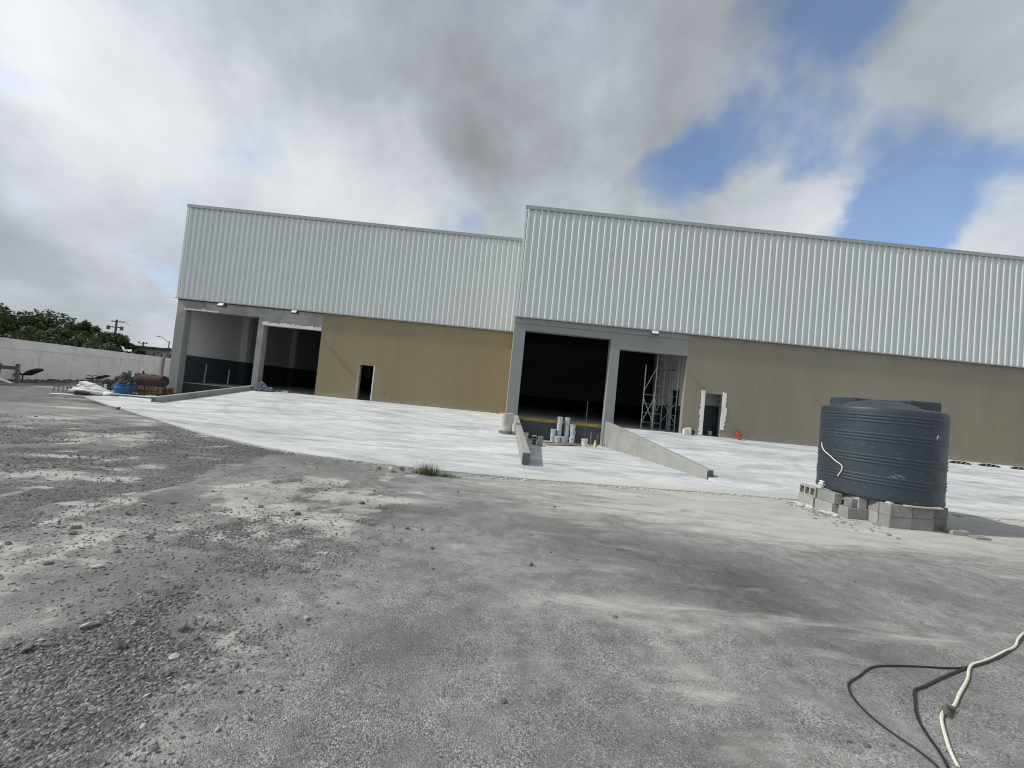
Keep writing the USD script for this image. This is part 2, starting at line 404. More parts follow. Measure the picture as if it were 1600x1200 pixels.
def dark_mask(x, y):
    w = fb(x, y, 0.9, 5, 41)
    m = 0
    for cx, cy, rx, ry, a, k in ((1.2, 4.75, 0.9, 0.42, -0.25, 0.9), (2.2, 4.15, 1.2, 0.42, -0.35, 0.9), (2.7, 3.15, 1.0, 0.45, -0.6, 0.75), (1.55, 3.6, 0.7, 0.3, -0.4, 0.6), (4.2, 4.2, 1.3, 0.3, -0.3, 0.45),
                                 (-0.9, 5.1, 0.7, 0.3, 0, 0.7), (-0.1, 5.45, 0.9, 0.22, -0.1, 0.55), (-0.45, 2.5, 0.55, 0.4, 0.6, 0.55), (0.1, 1.8, 0.8, 0.25, 0.2, 0.35), (-4.6, 4.3, 1.9, 0.5, 0.15, 0.6), (-6, 7.3, 3.0, 0.8, 0.5, 0.45),
                                 (-9, 8.4, 3.0, 0.7, 0.6, 0.35), (-3.2, 7.2, 1.5, 0.45, -0.3, 0.55), (-2.4, 3.0, 0.8, 0.4, 0.3, 0.4)):
        m = m + k * blob(x, y, cx, cy, rx, ry, a) * (0.3 + 1.4 * w)
    return np.clip(m, 0, 1)


def axis_lines(lo, hi, step, far_lo, far_hi, grow=1.14):
    a = list(np.arange(lo, hi + 1e-9, step))
    s, v = step, a[-1]
    while v < far_hi:
        s *= grow; v += s; a.append(v)
    s, v, b = step, a[0], []
    while v > far_lo:
        s *= grow; v -= s; b.append(v)
    return np.array(b[::-1] + a)


gxs = axis_lines(-4.2, 5.4, 0.022, -3000, 3000, 1.035)
gys = axis_lines(1.45, 5.2, 0.018, -400, 4000, 1.03)
GX, GY = np.meshgrid(gxs, gys)
GM, GL, GC = gravel_mask(GX, GY)
GD = dust_mask(GX, GY); GK = dark_mask(GX, GY)
near = sstep(40, 12, np.hypot(GX, GY))
relief = (GL * (0.030 * (fb(GX, GY, 1.1, 4, 3) - 0.5) + 0.020 * (GC - 0.5)) + GM * 0.016 * (fb(GX, GY, 14, 3, 4) - 0.5) + GL * 0.010 * (fb(GX, GY, 7.0, 4, 14) - 0.5)
          + (1 - GL) * (0.012 * (fb(GX, GY, 0.8, 3, 6) - 0.5) + 0.0018 * (fb(GX, GY, 24, 2, 7) - 0.5)))
inside = (GX > -17.3) & (GX < 46) & (GY > curb_y(GX) + 0.3) & (GY < 62) | (GX > -19.0) & (GX < 46) & (GY > 22.4) & (GY < 62)
GZ = gz(GX, GY) + relief * near - 0.9 * inside
nx_, ny_ = len(gxs), len(gys)
ii, jj = np.meshgrid(np.arange(ny_ - 1), np.arange(nx_ - 1), indexing='ij')
q = (ii * nx_ + jj).ravel()
faces = np.vstack([np.stack([q, q + 1, q + nx_ + 1], 1), np.stack([q, q + nx_ + 1, q + nx_], 1)])


def ground_material():
    n, l = {}, []
    n['g'] = ('geometry', {})
    for a in ('dust', 'gravel', 'dark', 'crust'):
        n['a_' + a] = ('attribute', {'attribute': a})
    n['v1'] = ('voronoi_texture', {'feature': 'f1', 'scale': 175.0}); l.append(('g.position', 'v1.vector'))
    n['v2'] = ('voronoi_texture', {'feature': 'f1', 'scale': 80.0}); l.append(('g.position', 'v2.vector'))
    n['n1'] = ('noise_texture', {'scale': 0.9, 'detail': 8.0, 'roughness': 0.62}); l.append(('g.position', 'n1.vector'))
    n['n2'] = ('noise_texture', {'scale': 6.0, 'detail': 6.0, 'roughness': 0.65}); l.append(('g.position', 'n2.vector'))
    n['n3'] = ('noise_texture', {'scale': 60.0, 'detail': 4.0, 'roughness': 0.6}); l.append(('g.position', 'n3.vector'))
    # tone of each grain of aggregate
    n['s1'] = ('separate_color', {'color_type': 'rgb'}); l.append(('v1.color', 's1.color'))
    n['s2'] = ('separate_color', {'color_type': 'rgb'}); l.append(('v2.color', 's2.color'))
    n['r1'] = ('rgb_ramp', {'ramp': [(0.0, (0.065, 0.067, 0.067)), (0.30, (0.19, 0.192, 0.19)), (0.75, (0.30, 0.30, 0.29)), (1.0, (0.52, 0.515, 0.49))]}); l.append(('s1.r', 'r1.fac'))
    n['r2'] = ('rgb_ramp', {'ramp': [(0.0, (0.055, 0.058, 0.06)), (0.4, (0.115, 0.12, 0.12)), (0.8, (0.20, 0.20, 0.195)), (1.0, (0.36, 0.36, 0.34))]}); l.append(('s2.g', 'r2.fac'))
    n['n6'] = ('noise_texture', {'scale': 2.4, 'detail': 7.0, 'roughness': 0.65, 'distortion': 0.5}); l.append(('g.position', 'n6.vector'))
    n['f6'] = ('map_range', {'range_type': 'smoothstep', 'from_min': 0.42, 'from_max': 0.66, 'to_min': 0.05, 'to_max': 0.72, 'clamp': True}); l.append(('n6.fac', 'f6.value'))
    n['r1f'] = ('mix_color', {'b': (0.240, 0.238, 0.228)}); l += [('f6.result', 'r1f.fac'), ('r1.color', 'r1f.a')]
    n['base'] = ('mix_color', {}); l += [('a_gravel.fac', 'base.fac'), ('r1f.result', 'base.a'), ('r2.color', 'base.b')]
    # crusts of old surfacing: even warm grey
    n['cr'] = ('mix_color', {'b': (0.225, 0.222, 0.206)}); l += [('crf.result', 'cr.fac'), ('base.result', 'cr.a')]
    n['crf'] = ('map_range', {'from_min': 0.0, 'from_max': 1.0, 'to_min': 0.0, 'to_max': 0.38}); l.append(('a_crust.fac', 'crf.value'))
    # worn dark sweeps
    n['dkn'] = ('map_range', {'range_type': 'smoothstep', 'from_min': 0.35, 'from_max': 0.65, 'to_min': 0.35, 'to_max': 1.0}); l.append(('n2.fac', 'dkn.value'))
    n['dk'] = ('math', {'math_type': 'multiply', 'use_clamp': True}); l += [('a_dark.fac', 'dk.value1'), ('dkn.result', 'dk.value2')]
    n['dkm'] = ('map_range', {'from_min': 0.0, 'from_max': 1.0, 'to_min': 1.0, 'to_max': 0.42}); l.append(('dk.value', 'dkm.value'))
    n['tone'] = ('map_range', {'from_min': 0.3, 'from_max': 0.7, 'to_min': 0.72, 'to_max': 1.25}); l.append(('n1.fac', 'tone.value'))
    n['tone2'] = ('map_range', {'from_min': 0.3, 'from_max': 0.7, 'to_min': 0.68, 'to_max': 1.26}); l.append(('n2.fac', 'tone2.value'))
    n['t1'] = ('math', {'math_type': 'multiply'}); l += [('tone.result', 't1.value1'), ('tone2.result', 't1.value2')]
    n['t2'] = ('math', {'math_type': 'multiply'}); l += [('t1.value', 't2.value1'), ('dkm.result', 't2.value2')]
    n['c1'] = ('vector_math', {'math_type': 'scale'}); l += [('cr.result', 'c1.vector1'), ('t2.value', 'c1.scale')]
    # pale cement dust
    n['dn'] = ('math', {'math_type': 'multiply_add', 'value2': 1.5, 'value3': -0.75}); l.append(('n5.fac', 'dn.value1'))
    n['d0'] = ('math', {'math_type': 'multiply_add', 'value2': 1.0}); l += [('a_dust.fac', 'd0.value1'), ('dn.value', 'd0.value3')]
    n['d1'] = ('map_range', {'range_type': 'smoothstep', 'from_min': 0.02, 'from_max': 0.85, 'to_min': 0.0, 'to_max': 0.9}); l.append(('d0.value', 'd1.value'))
    n['d2'] = ('math', {'math_type': 'multiply', 'use_clamp': True}); l += [('d1.result', 'd2.value1'), ('a_dust.alpha', 'd2.value2')]
    n['dg'] = ('map_range', {'from_min': 0.0, 'from_max': 1.0, 'to_min': 0.84, 'to_max': 1.12}); l.append(('s1.g', 'dg.value'))
    n['dt'] = ('map_range', {'from_min': 0.3, 'from_max': 0.7, 'to_min': 0.80, 'to_max': 1.16}); l.append(('n5.fac', 'dt.value'))
    n['m5'] = ('mapping', {'mapping_type': 'point', 'scale': (0.8, 3.2, 1.0), 'rotation': (0, 0, 0.15)}); l.append(('g.position', 'm5.vector'))
    n['n5'] = ('noise_texture', {'scale': 1.3, 'detail': 7.0, 'roughness': 0.65, 'distortion': 0.8}); l.append(('m5.vector', 'n5.vector'))
    n['dgt'] = ('math', {'math_type': 'multiply'}); l += [('dg.result', 'dgt.value1'), ('dt.result', 'dgt.value2')]
    n['dcol'] = ('vector_math', {'math_type': 'scale', 'vector1': (0.50, 0.488, 0.458)}); l.append(('dgt.value', 'dcol.scale'))
    n['c2'] = ('mix_color', {}); l += [('d1.result', 'c2.fac'), ('c1.vector', 'c2.a'), ('dcol.vector', 'c2.b')]
    # rust-brown earth in places
    n['n4'] = ('noise_texture', {'scale': 1.6, 'detail': 5.0, 'roughness': 0.6}); l.append(('g.position', 'n4.vector'))
    n['e1'] = ('map_range', {'range_type': 'smoothstep', 'from_min': 0.60, 'from_max': 0.74, 'to_min': 0.0, 'to_max': 0.35}); l.append(('n4.fac', 'e1.value'))
    n['e2'] = ('math', {'math_type': 'multiply'}); l += [('e1.result', 'e2.value1'), ('a_gravel.fac', 'e2.value2')]
    n['c3'] = ('mix_color', {'b': (0.165, 0.13, 0.095)}); l += [('e2.value', 'c3.fac'), ('c2.result', 'c3.a')]
    n['p'] = ('principled_bsdf', {'roughness': 0.93, 'specular_ior_level': 0.25}); l.append(('c3.result', 'p.base_color'))
    n['hv'] = ('math', {'math_type': 'multiply_add', 'value2': -0.55}); l += [('v1.distance', 'hv.value1'), ('hn.value', 'hv.value3')]
    n['hn'] = ('math', {'math_type': 'multiply_add', 'value2': 0.7}); l += [('n3.fac', 'hn.value1'), ('hg.value', 'hn.value3')]
    n['hg0'] = ('math', {'math_type': 'multiply', 'value2': -0.9}); l.append(('v2.distance', 'hg0.value1'))
    n['hg'] = ('math', {'math_type': 'multiply'}); l += [('hg0.value', 'hg.value1'), ('a_gravel.fac', 'hg.value2')]
    n['bp'] = ('bump', {'strength': 0.95, 'distance': 0.012}); l += [('hv.value', 'bp.height'), ('bp.normal', 'p.normal')]
    return usdkit.material(stage, '/World/Looks/yard_surface', n, l, surface='p.BSDF')


MAT['ground'] = ground_material()
gm = usdkit.mesh(stage, '/World/ground', trimesh.Trimesh(np.stack([GX, GY, GZ], -1).reshape(-1, 3), faces, process=False), MAT['ground'], smooth=True)
for nm, arr in (('dust', GD), ('gravel', GM), ('dark', GK), ('crust', GL * GC)):
    UsdGeom.PrimvarsAPI(gm).CreatePrimvar(nm, Sdf.ValueTypeNames.FloatArray, 'vertex').Set(Vt.FloatArray.FromNumpy(arr.ravel().astype(np.float32)))
tag(gm, 'worn grey yard of broken asphalt, gravel and pale dust', kind='structure')


# ------------------------------------------------------------------ concrete aprons
def apron_material():
    n, l = {}, []
    n['g'] = ('geometry', {})
    n['mp'] = ('mapping', {'mapping_type': 'point', 'scale': (0.55, 1.6, 1.0), 'rotation': (0, 0, 0.12)}); l.append(('g.position', 'mp.vector'))
    n['n1'] = ('noise_texture', {'scale': 0.55, 'detail': 8.0, 'roughness': 0.6, 'distortion': 1.2}); l.append(('mp.vector', 'n1.vector'))
    n['n2'] = ('noise_texture', {'scale': 1.7, 'detail': 7.0, 'roughness': 0.6, 'distortion': 1.8}); l.append(('mp.vector', 'n2.vector'))
    n['n3'] = ('noise_texture', {'scale': 45, 'detail': 3.0, 'roughness': 0.6}); l.append(('g.position', 'n3.vector'))
    n['r'] = ('rgb_ramp', {'ramp': [(0.28, (0.27, 0.285, 0.29)), (0.43, (0.43, 0.447, 0.454)), (0.56, (0.53, 0.545, 0.548)), (0.72, (0.605, 0.615, 0.612))]}); l.append(('n1.fac', 'r.fac'))
    n['m2'] = ('map_range', {'from_min': 0.3, 'from_max': 0.7, 'to_min': 0.76, 'to_max': 1.12}); l.append(('n2.fac', 'm2.value'))
    n['m3'] = ('map_range', {'from_min': 0.3, 'from_max': 0.7, 'to_min': 0.95, 'to_max': 1.05}); l.append(('n3.fac', 'm3.value'))
    n['mm'] = ('math', {'math_type': 'multiply'}); l += [('m2.result', 'mm.value1'), ('m3.result', 'mm.value2')]
    # dark rubber scuffs left by turning wheels
    n['wr'] = ('mapping', {'mapping_type': 'point', 'location': (4.0, -13.5, 0), 'scale': (1, 1, 0)}); l.append(('g.position', 'wr.vector'))
    n['wv'] = ('wave_texture', {'wave_type': 'rings', 'rings_direction': 'z', 'profile': 'sine', 'scale': 0.16, 'distortion': 2.2, 'detail': 3.0, 'detail_scale': 0.7}); l.append(('wr.vector', 'wv.vector'))
    n['wm'] = ('map_range', {'range_type': 'smoothstep', 'from_min': 0.93, 'from_max': 1.0, 'to_min': 0.0, 'to_max': 1.0}); l.append(('wv.fac', 'wm.value'))
    n['wn'] = ('map_range', {'range_type': 'smoothstep', 'from_min': 0.50, 'from_max': 0.68, 'to_min': 0.0, 'to_max': 0.5}); l.append(('n2.fac', 'wn.value'))
    n['wf'] = ('math', {'math_type': 'multiply'}); l += [('wm.result', 'wf.value1'), ('wn.result', 'wf.value2')]
    n['sc'] = ('vector_math', {'math_type': 'scale'}); l += [('r.color', 'sc.vector1'), ('mm.value', 'sc.scale')]
    n['a_sc'] = ('attribute', {'attribute': 'scuff'})
    n['ws'] = ('math', {'math_type': 'add', 'use_clamp': True}); l += [('wf.value', 'ws.value1'), ('wsn.value', 'ws.value2')]
    n['wsm'] = ('map_range', {'range_type': 'smoothstep', 'from_min': 0.35, 'from_max': 0.65, 'to_min': 0.25, 'to_max': 1.0}); l.append(('n2.fac', 'wsm.value'))
    n['wsn'] = ('math', {'math_type': 'multiply'}); l += [('a_sc.fac', 'wsn.value1'), ('wsm.result', 'wsn.value2')]
    n['mx'] = ('mix_color', {'b': (0.20, 0.21, 0.215)}); l += [('ws.value', 'mx.fac'), ('sc.vector', 'mx.a')]
    # yard dust trodden in along the edge
    n['ed'] = ('attribute', {'attribute': 'edge'})
    n['en'] = ('math', {'math_type': 'multiply_add', 'value2': 1.6, 'value3': -0.8}); l.append(('n2.fac', 'en.value1'))
    n['ea'] = ('math', {'math_type': 'add'}); l += [('ed.fac', 'ea.value1'), ('en.value', 'ea.value2')]
    n['em'] = ('map_range', {'range_type': 'smoothstep', 'from_min': 0.15, 'from_max': 0.9, 'to_min': 0.0, 'to_max': 0.85, 'clamp': True}); l.append(('ea.value', 'em.value'))
    n['eb'] = ('math', {'math_type': 'multiply', 'use_clamp': True}); l += [('em.result', 'eb.value1'), ('edx.value', 'eb.value2')]
    n['edx'] = ('math', {'math_type': 'multiply', 'value2': 4.0, 'use_clamp': True}); l.append(('ed.fac', 'edx.value1'))
    n['me'] = ('mix_color', {'b': (0.43, 0.415, 0.385)}); l += [('eb.value', 'me.fac'), ('mx.result', 'me.a')]
    n['p'] = ('principled_bsdf', {'roughness': 0.9, 'specular_ior_level': 0.25}); l.append(('me.result', 'p.base_color'))
    n['bp'] = ('bump', {'strength': 0.2, 'distance': 0.006}); l += [('n3.fac', 'bp.height'), ('bp.normal', 'p.normal')]
    return usdkit.material(stage, '/World/Looks/white_concrete', n, l, surface='p.BSDF')


MAT['apron'] = apron_material()


def apron(name, label, xl, xr, yb, zfun, nx=60, ny=50, yf=None):
    """A sheet of concrete between the curb line and the line y = yb; xl(t), xr(t) give its sides."""
    yf = yf or curb_edge
    s = np.linspace(0, 1, nx); t = np.linspace(0, 1, ny)
    S, T = np.meshgrid(s, t)
    # first guess of x at the front, then at depth t
    X = xl(T) + (xr(T) - xl(T)) * S
    Y = yf(X) + (yb(X) - yf(X)) * T
    Z = zfun(X, Y) + 0.006 * (fb(X, Y, 0.8, 3, 11) - 0.5)
    top = np.stack([X, Y, Z], -1)
    ring = [top[0, :], top[:, -1], top[-1, ::-1], top[::-1, 0]]
    v = top.reshape(-1, 3)
    i, j = np.meshgrid(np.arange(ny - 1), np.arange(nx - 1), indexing='ij')
    a = (i * nx + j).ravel()
    f = np.vstack([np.stack([a, a + 1, a + nx + 1], 1), np.stack([a, a + nx + 1, a + nx], 1)])
    ms = [trimesh.Trimesh(v, f, process=False)]
    for r in ring:
        low = r - [0, 0, 0.7]
        k = len(r)
        vv = np.vstack([r, low]); b = np.arange(k - 1)
        ms.append(trimesh.Trimesh(vv, np.vstack([np.stack([b, b + k, b + k + 1], 1), np.stack([b, b + k + 1, b + 1], 1)]), process=False))
    m = cat(ms)
    o = solo(name, m, MAT['apron'], label, None, None, 'structure')
    vv = np.array(m.vertices)
    e = np.exp(-np.clip(vv[:, 1] - curb_y(vv[:, 0]), 0, None) / 0.55) * (0.45 + 0.55 * sstep(-3, 5, vv[:, 0]))
    sc_ = np.zeros(len(vv))
    for cx_, cy_, r_, a0_, a1_, w__, k_ in ((-9.0, 9.5, 7.2, 0.35, 1.7, 0.10, 0.45), (-9.0, 9.5, 8.9, 0.3, 1.6, 0.10, 0.45), (-2.0, 22.0, 9.5, -2.9, -1.9, 0.11, 0.4), (-2.0, 22.0, 11.2, -2.9, -1.9, 0.11, 0.4), (-6.5, 10.9, 0.0, -4, 4, 0.9, 0.5), (-3.6, 12.6, 0.0, -4, 4, 0.8, 0.3),
                                         (16.0, 9.0, 5.5, 0.6, 3.0, 0.14, 0.45), (16.0, 9.0, 7.2, 0.6, 3.0, 0.14, 0.45), (13.0, 11.5, 0.0, -4, 4, 1.2, 0.3), (2.6, 13.0, 0.0, -4, 4, 0.8, 0.22), (1.9, 14.0, 40, -4, 4, 0.1, 0.0)):
        dx_, dy_ = vv[:, 0] - cx_, vv[:, 1] - cy_
        an_ = np.arctan2(dy_, dx_)
        win = sstep(a0_, a0_ + 0.35, an_) * sstep(a1_, a1_ - 0.35, an_)
        sc_ = np.maximum(sc_, k_ * win * np.exp(-((np.hypot(dx_, dy_) - r_) / w__) ** 2))
    UsdGeom.PrimvarsAPI(o).CreatePrimvar('scuff', Sdf.ValueTypeNames.FloatArray, 'vertex').Set(Vt.FloatArray.FromNumpy(sc_.astype(np.float32)))
    UsdGeom.PrimvarsAPI(o).CreatePrimvar('edge', Sdf.ValueTypeNames.FloatArray, 'vertex').Set(Vt.FloatArray.FromNumpy(e.astype(np.float32)))
    return o


FL1, FL2, DOCK = 0.56, 0.65, -0.31


def z_left(x, y):
    start = np.interp(x, (-15.0, -8, 0.5), (17.0, 12.0, 9.0))
    z0 = gz(x, y) + 0.028
    t = np.clip((y - start) / (22.0 - start), 0, 1)
    return z0 * (1 - t) + FL1 * t


def z_mid(x, y):
    t = np.clip((y - 9.0) / 9.0, 0, 1)
    return 0.022 + (DOCK - 0.022) * t


def z_right(x, y):
    t = np.clip((y - 9.4) / (18.0 - 9.4), 0, 1)
    return 0.018 + (FL2 - 0.018) * t


def z_bay1(x, y):
    return gz(x, y) + 0.03


lin = lambda a, b: (lambda t: a + (b - a) * t)
apron('loading_apron', 'white concrete apron rising to the left hall', lin(-15.0, -14.45), lin(0.56, 0.56), lambda x: np.where(x > 0.02, 18.0, 22.0), z_left, 260, 170)
apron('loading_apron', 'white concrete dock ramp between the two sloping walls', lin(0.565, 0.565), lin(5.42, 4.95), lambda x: 18.5 + 0 * x, z_mid, 90, 50)
apron('loading_apron', 'white concrete apron rising to the right hall', lin(5.425, 4.955), lin(46, 46), lambda x: 18.0 + 0 * x, z_right, 460, 120)
apron('loading_apron', 'narrow strip of white concrete left of the long low wall', lin(-17.4, -18.9), lin(-15.005, -14.455), lambda x: 22.0 + 0 * x, z_bay1, 50, 40)


# ------------------------------------------------------------------ the two halls
def rib_panel(x0, w, z0, z1, y):
    """One trapezoid-ribbed sheet, three ribs wide, its pans at y and ribs standing proud towards -y."""
    d, pitch = 0.060, w / 3
    prof = []
    for k in range(3):
        c = k * pitch
        prof += [(c + 0.0, 0), (c + pitch * 0.5 - 0.090, 0), (c + pitch * 0.5 - 0.030, -d), (c + pitch * 0.5 + 0.026, -d), (c + pitch * 0.5 + 0.058, 0)]
    prof.append((w, 0))
    prof = np.array(prof)
    g = np.random.default_rng(int(abs(x0) * 1000) + int(y))
    n = len(prof)
    zs = np.linspace(z0, z1, 6)
    wob = g.normal(0, 0.0012, (6, 1)); wob[0] = wob[-1] = 0
    v = np.stack([np.broadcast_to(x0 + prof[:, 0], (6, n)), y + prof[:, 1] + wob, np.broadcast_to(zs[:, None], (6, n))], -1).reshape(-1, 3)
    i, j = np.meshgrid(np.arange(5), np.arange(n - 1), indexing='ij')
    a = (i * n + j).ravel()
    return trimesh.Trimesh(v, np.vstack([np.stack([a, a + 1, a + n + 1], 1), np.stack([a, a + n + 1, a + n], 1)]), process=False)


CAP = -0.06
# --- left hall: front at y = 22
W = 22.0
h1 = thing('warehouse', 'left hall of the warehouse with khaki wall, two loading bays and white ribbed cladding', 'warehouse', (0, 0, 0))
XL, XR, CB1, TP1 = -19.13, 0.06, 5.33, 10.72
XK = -10.86
part(h1, 'front_wall', wall_xz(XK, XR, FL1 - 0.9, CB1 + 0.15, W, W + 0.25, [(-8.46, -7.69, FL1, 2.56)]), MAT['khaki'], label='khaki rendered wall with one small doorway')
bays1 = [(-18.62, -14.47, -0.9, 4.70), (-14.15, XK - 0.003, -0.9, 4.27)]
part(h1, 'bay_surround', wall_xz(XL, XK - 0.003, -0.9, CB1 + 0.15, W, W + 0.40, bays1), MAT['rawplaster'], label='raw plaster beam and piers round the two loading bays')
# painted lower parts of the piers
part(h1, 'painted_pier', cbx(XL - 0.006, -18.614, W - 0.008, W + 0.408, -0.9, 4.18, 0.004), MAT['greypaint'], label='grey painted corner pier')
part(h1, 'painted_pier', cbx(-14.476, -14.144, W - 0.008, W + 0.408, -0.9, 3.7, 0.004), surf('pier_grey', (0.25, 0.25, 0.238), rough=0.9, var=0.1), label='grey pier between the two loading bays')
part(h1, 'plaster_patch', rough_patch(-18.75, -16.8, 4.70, 4.80, W, 3, 0.022, bottom=4.705), MAT['whiteplaster'])
part(h1, 'plaster_patch', rough_patch(-14.3, XK - 0.01, 4.27, 4.46, W, 4, 0.035, bottom=4.272), MAT['whiteplaster'])
part(h1, 'bay_lintel_edge', bx(-16.8, -14.47, W - 0.01, W + 0.02, 4.70, 4.78), MAT['rawplaster'])
# door reveals
part(h1, 'door_reveal', bx(-8.58, -8.462, W - 0.008, W + 0.24, FL1 + 0.01, 2.58), MAT['rawplaster'])
part(h1, 'door_reveal', bx(-7.688, -7.63, W - 0.006, W + 0.24, FL1 + 0.01, 2.56), MAT['whiteplaster'])
# interior
part(h1, 'side_wall', wall_xz(22.40, 70.0, -0.9, 10.3, -0.12, 0.12), MAT['whitewall'])
sw = stage.GetPrimAtPath(str(h1.GetPath()) + '/side_wall')
UsdGeom.Xformable(sw).AddTransformOp().Set(Gf.Matrix4d(0, 1, 0, 0, -1, 0, 0, 0, 0, 0, 1, 0, -18.88, 0, 0, 1))
part(h1, 'dado', bx(-18.76, -18.745, 22.41, 69.8, FL1, 2.15), MAT['dado'], label='slate blue lower half of the side wall')
for k, yy in enumerate((27.1, 33.2, 39.3, 45.4, 51.5, 57.6, 63.7)):
    part(h1, 'pilaster', bx(-18.75, -18.30, yy - 0.2, yy + 0.2, 2.15, 10.0), MAT['whitewall'])
    part(h1, 'pilaster_base', bx(-18.752, -18.297, yy - 0.203, yy + 0.203, FL1, 2.15), MAT['dado'])
part(h1, 'back_wall', bx(XL, XR, 70.0, 70.25, -0.9, 10.3), MAT['darkwall'])
part(h1, 'party_wall', bx(XR - 0.25, XR, 22.26, 70.0, -0.9, 10.3), MAT['darkwall'])
part(h1, 'floor_slab', bx(XL + 0.37, XR - 0.26, 22.45, 69.9, FL1 - 0.25, FL1), MAT['floor'])
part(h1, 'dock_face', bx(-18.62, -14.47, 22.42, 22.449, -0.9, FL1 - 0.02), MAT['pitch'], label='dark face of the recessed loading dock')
part(h1, 'floor_slab', bx(-14.144, XK - 0.003, 22.0, 22.448, FL1 - 0.9, FL1 - 0.004), MAT['floor'])
part(h1, 'floor_slab', bx(-8.46, -7.69, 22.003, 22.446, FL1 - 0.9, FL1 - 0.004), MAT['floor'])
part(h1, 'roof', bx(XL + 0.02, XR - 0.02, 22.2, 70.2, 10.3, 10.42), MAT['roof'])
# cladding
part(h1, 'parapet_frame', bx(XL + 0.03, XR - 0.02, W + 0.03, W + 0.18, CB1 + 0.16, TP1 - 0.05), MAT['steel'])
pw = 0.915
npan = int(round((XR - XL) / pw)); pw1 = (XR - XL) / npan
for k in range(npan):
    part(h1, 'cladding_panel', rib_panel(XL + k * pw1, pw1, CB1, TP1 - 0.01, W + CAP), MAT['sheet'])
part(h1, 'cap_flashing', cat(bx(XL - 0.05, XR, W + CAP - 0.082, W + CAP - 0.078, TP1 - 0.16, TP1), bx(XL - 0.05, XR, W + CAP - 0.082, W + 0.22, TP1 + 0.001, TP1 + 0.006)), MAT['flash'])
part(h1, 'corner_flashing', cat(bx(XL - 0.045, XL - 0.04, W + CAP - 0.045, W + 0.45, CB1 - 0.02, TP1 - 0.01), bx(XL - 0.039, XL + 0.09, W + CAP - 0.048, W + CAP - 0.043, CB1 - 0.02, TP1 - 0.161)), MAT['sheet'])
part(h1, 'drip_flashing', cat(bx(XL - 0.12, XR, W + CAP - 0.076, W + CAP - 0.072, CB1 - 0.05, CB1 - 0.012), bx(XL - 0.12, XR, W + CAP - 0.072, W - 0.004, CB1 - 0.012, CB1 - 0.008)), MAT['flash'])
part(h1, 'trim_strip', bx(XL, XK, W - 0.03, W - 0.004, CB1 - 0.10, CB1 - 0.055), MAT['browntrim'])
part(h1, 'side_cladding', cat([rotz(rib_panel(0, 0.915, CB1, 10.3, 0), -PI / 2).apply_translation((XL, 22.45 + 0.915 * (k + 1), 0)) for k in range(51)]), MAT['sheet'], kind='stuff')

# --- right hall: front at y = 18
V = 18.0
h2 = thing('warehouse', 'right hall of the warehouse standing forward, with grey bay surround and dull khaki wall', 'warehouse', (0, 0, 0))
X0, X1, CB2, TP2 = 0.08, 46.0, 5.39, 10.67
K2 = 8.34
part(h2, 'front_wall', wall_xz(K2, X1, -0.9, CB2 + 0.15, V, V + 0.25, [(9.33, 10.19, FL2, 2.66)]), MAT['khaki2'], label='dull khaki rendered wall with a doorway edged in white plaster')
bays2 = [(0.60, 4.68, -0.9, 4.77), (5.12, K2 - 0.003, -0.9, 4.33)]
part(h2, 'bay_surround', wall_xz(X0, K2 - 0.003, -0.9, CB2 + 0.15, V - 0.012, V + 0.40, bays2), MAT['greypaint'], label='grey painted frame round the two loading bays')
part(h2, 'fascia_band', bx(X0 - 0.02, K2 - 0.003, V - 0.05, V - 0.016, CB2 - 0.30, CB2 - 0.05), MAT['greypaint'])
part(h2, 'corner_strip', bx(X0 - 0.025, X0 - 0.002, V + 0.0, 21.98, -0.3, CB2 - 0.06), MAT['cream'], label='cream return wall at the corner between the halls')
part(h2, 'side_wall', bx(X0, X0 + 0.25, V + 0.42, 60.0, -0.9, 10.3), MAT['darkwall'])
part(h2, 'back_wall', bx(X0, X1, 60.0, 60.25, -0.9, 10.3), surf('back_wall_grey', (0.72, 0.76, 0.75), rough=0.8))
part(h2, 'dado', bx(X0 + 0.26, X1 - 0.3, 59.97, 59.985, FL2, 1.95), MAT['dado'])
part(h2, 'side_wall', bx(X1 - 0.25, X1, V + 0.3, 59.99, -0.9, 10.3), MAT['darkwall'])
part(h2, 'floor_slab', bx(X0 + 0.26, X1 - 0.26, V + 0.50, 59.9, FL2 - 0.3, FL2), MAT['floor'])
part(h2, 'floor_slab', bx(5.12, K2 - 0.003, V, V + 0.497, -0.8, FL2 - 0.004), MAT['floor'])
part(h2, 'floor_slab', bx(9.33, 10.19, V + 0.003, V + 0.495, -0.8, FL2 - 0.004), MAT['floor'])
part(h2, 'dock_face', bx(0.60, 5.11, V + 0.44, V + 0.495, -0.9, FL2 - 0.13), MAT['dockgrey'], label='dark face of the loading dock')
part(h2, 'dock_edge', cbx(0.60, 5.11, V + 0.425, V + 0.498, FL2 - 0.125, FL2 + 0.006, 0.01), MAT['yellow'], label='worn yellow steel edge of the loading dock')
part(h2, 'roof', bx(X0 + 0.02, X1 - 0.02, V + 0.22, 60.2, 10.3, 10.42), MAT['roof'])
part(h2, 'parapet_frame', bx(X0 + 0.04, X1 - 0.02, V + 0.03, V + 0.18, CB2 + 0.16, TP2 - 0.05), MAT['steel'])
npan = int(round((X1 - X0) / pw)); pw2 = (X1 - X0) / npan
for k in range(npan):
    part(h2, 'cladding_panel', rib_panel(X0 + k * pw2, pw2, CB2, TP2 - 0.01, V + CAP), MAT['sheet'])
part(h2, 'cap_flashing', cat(bx(X0 - 0.03, X1, V + CAP - 0.082, V + CAP - 0.078, TP2 - 0.16, TP2), bx(X0 - 0.03, X1, V + CAP - 0.082, V + 0.22, TP2 + 0.001, TP2 + 0.006)), MAT['flash'])
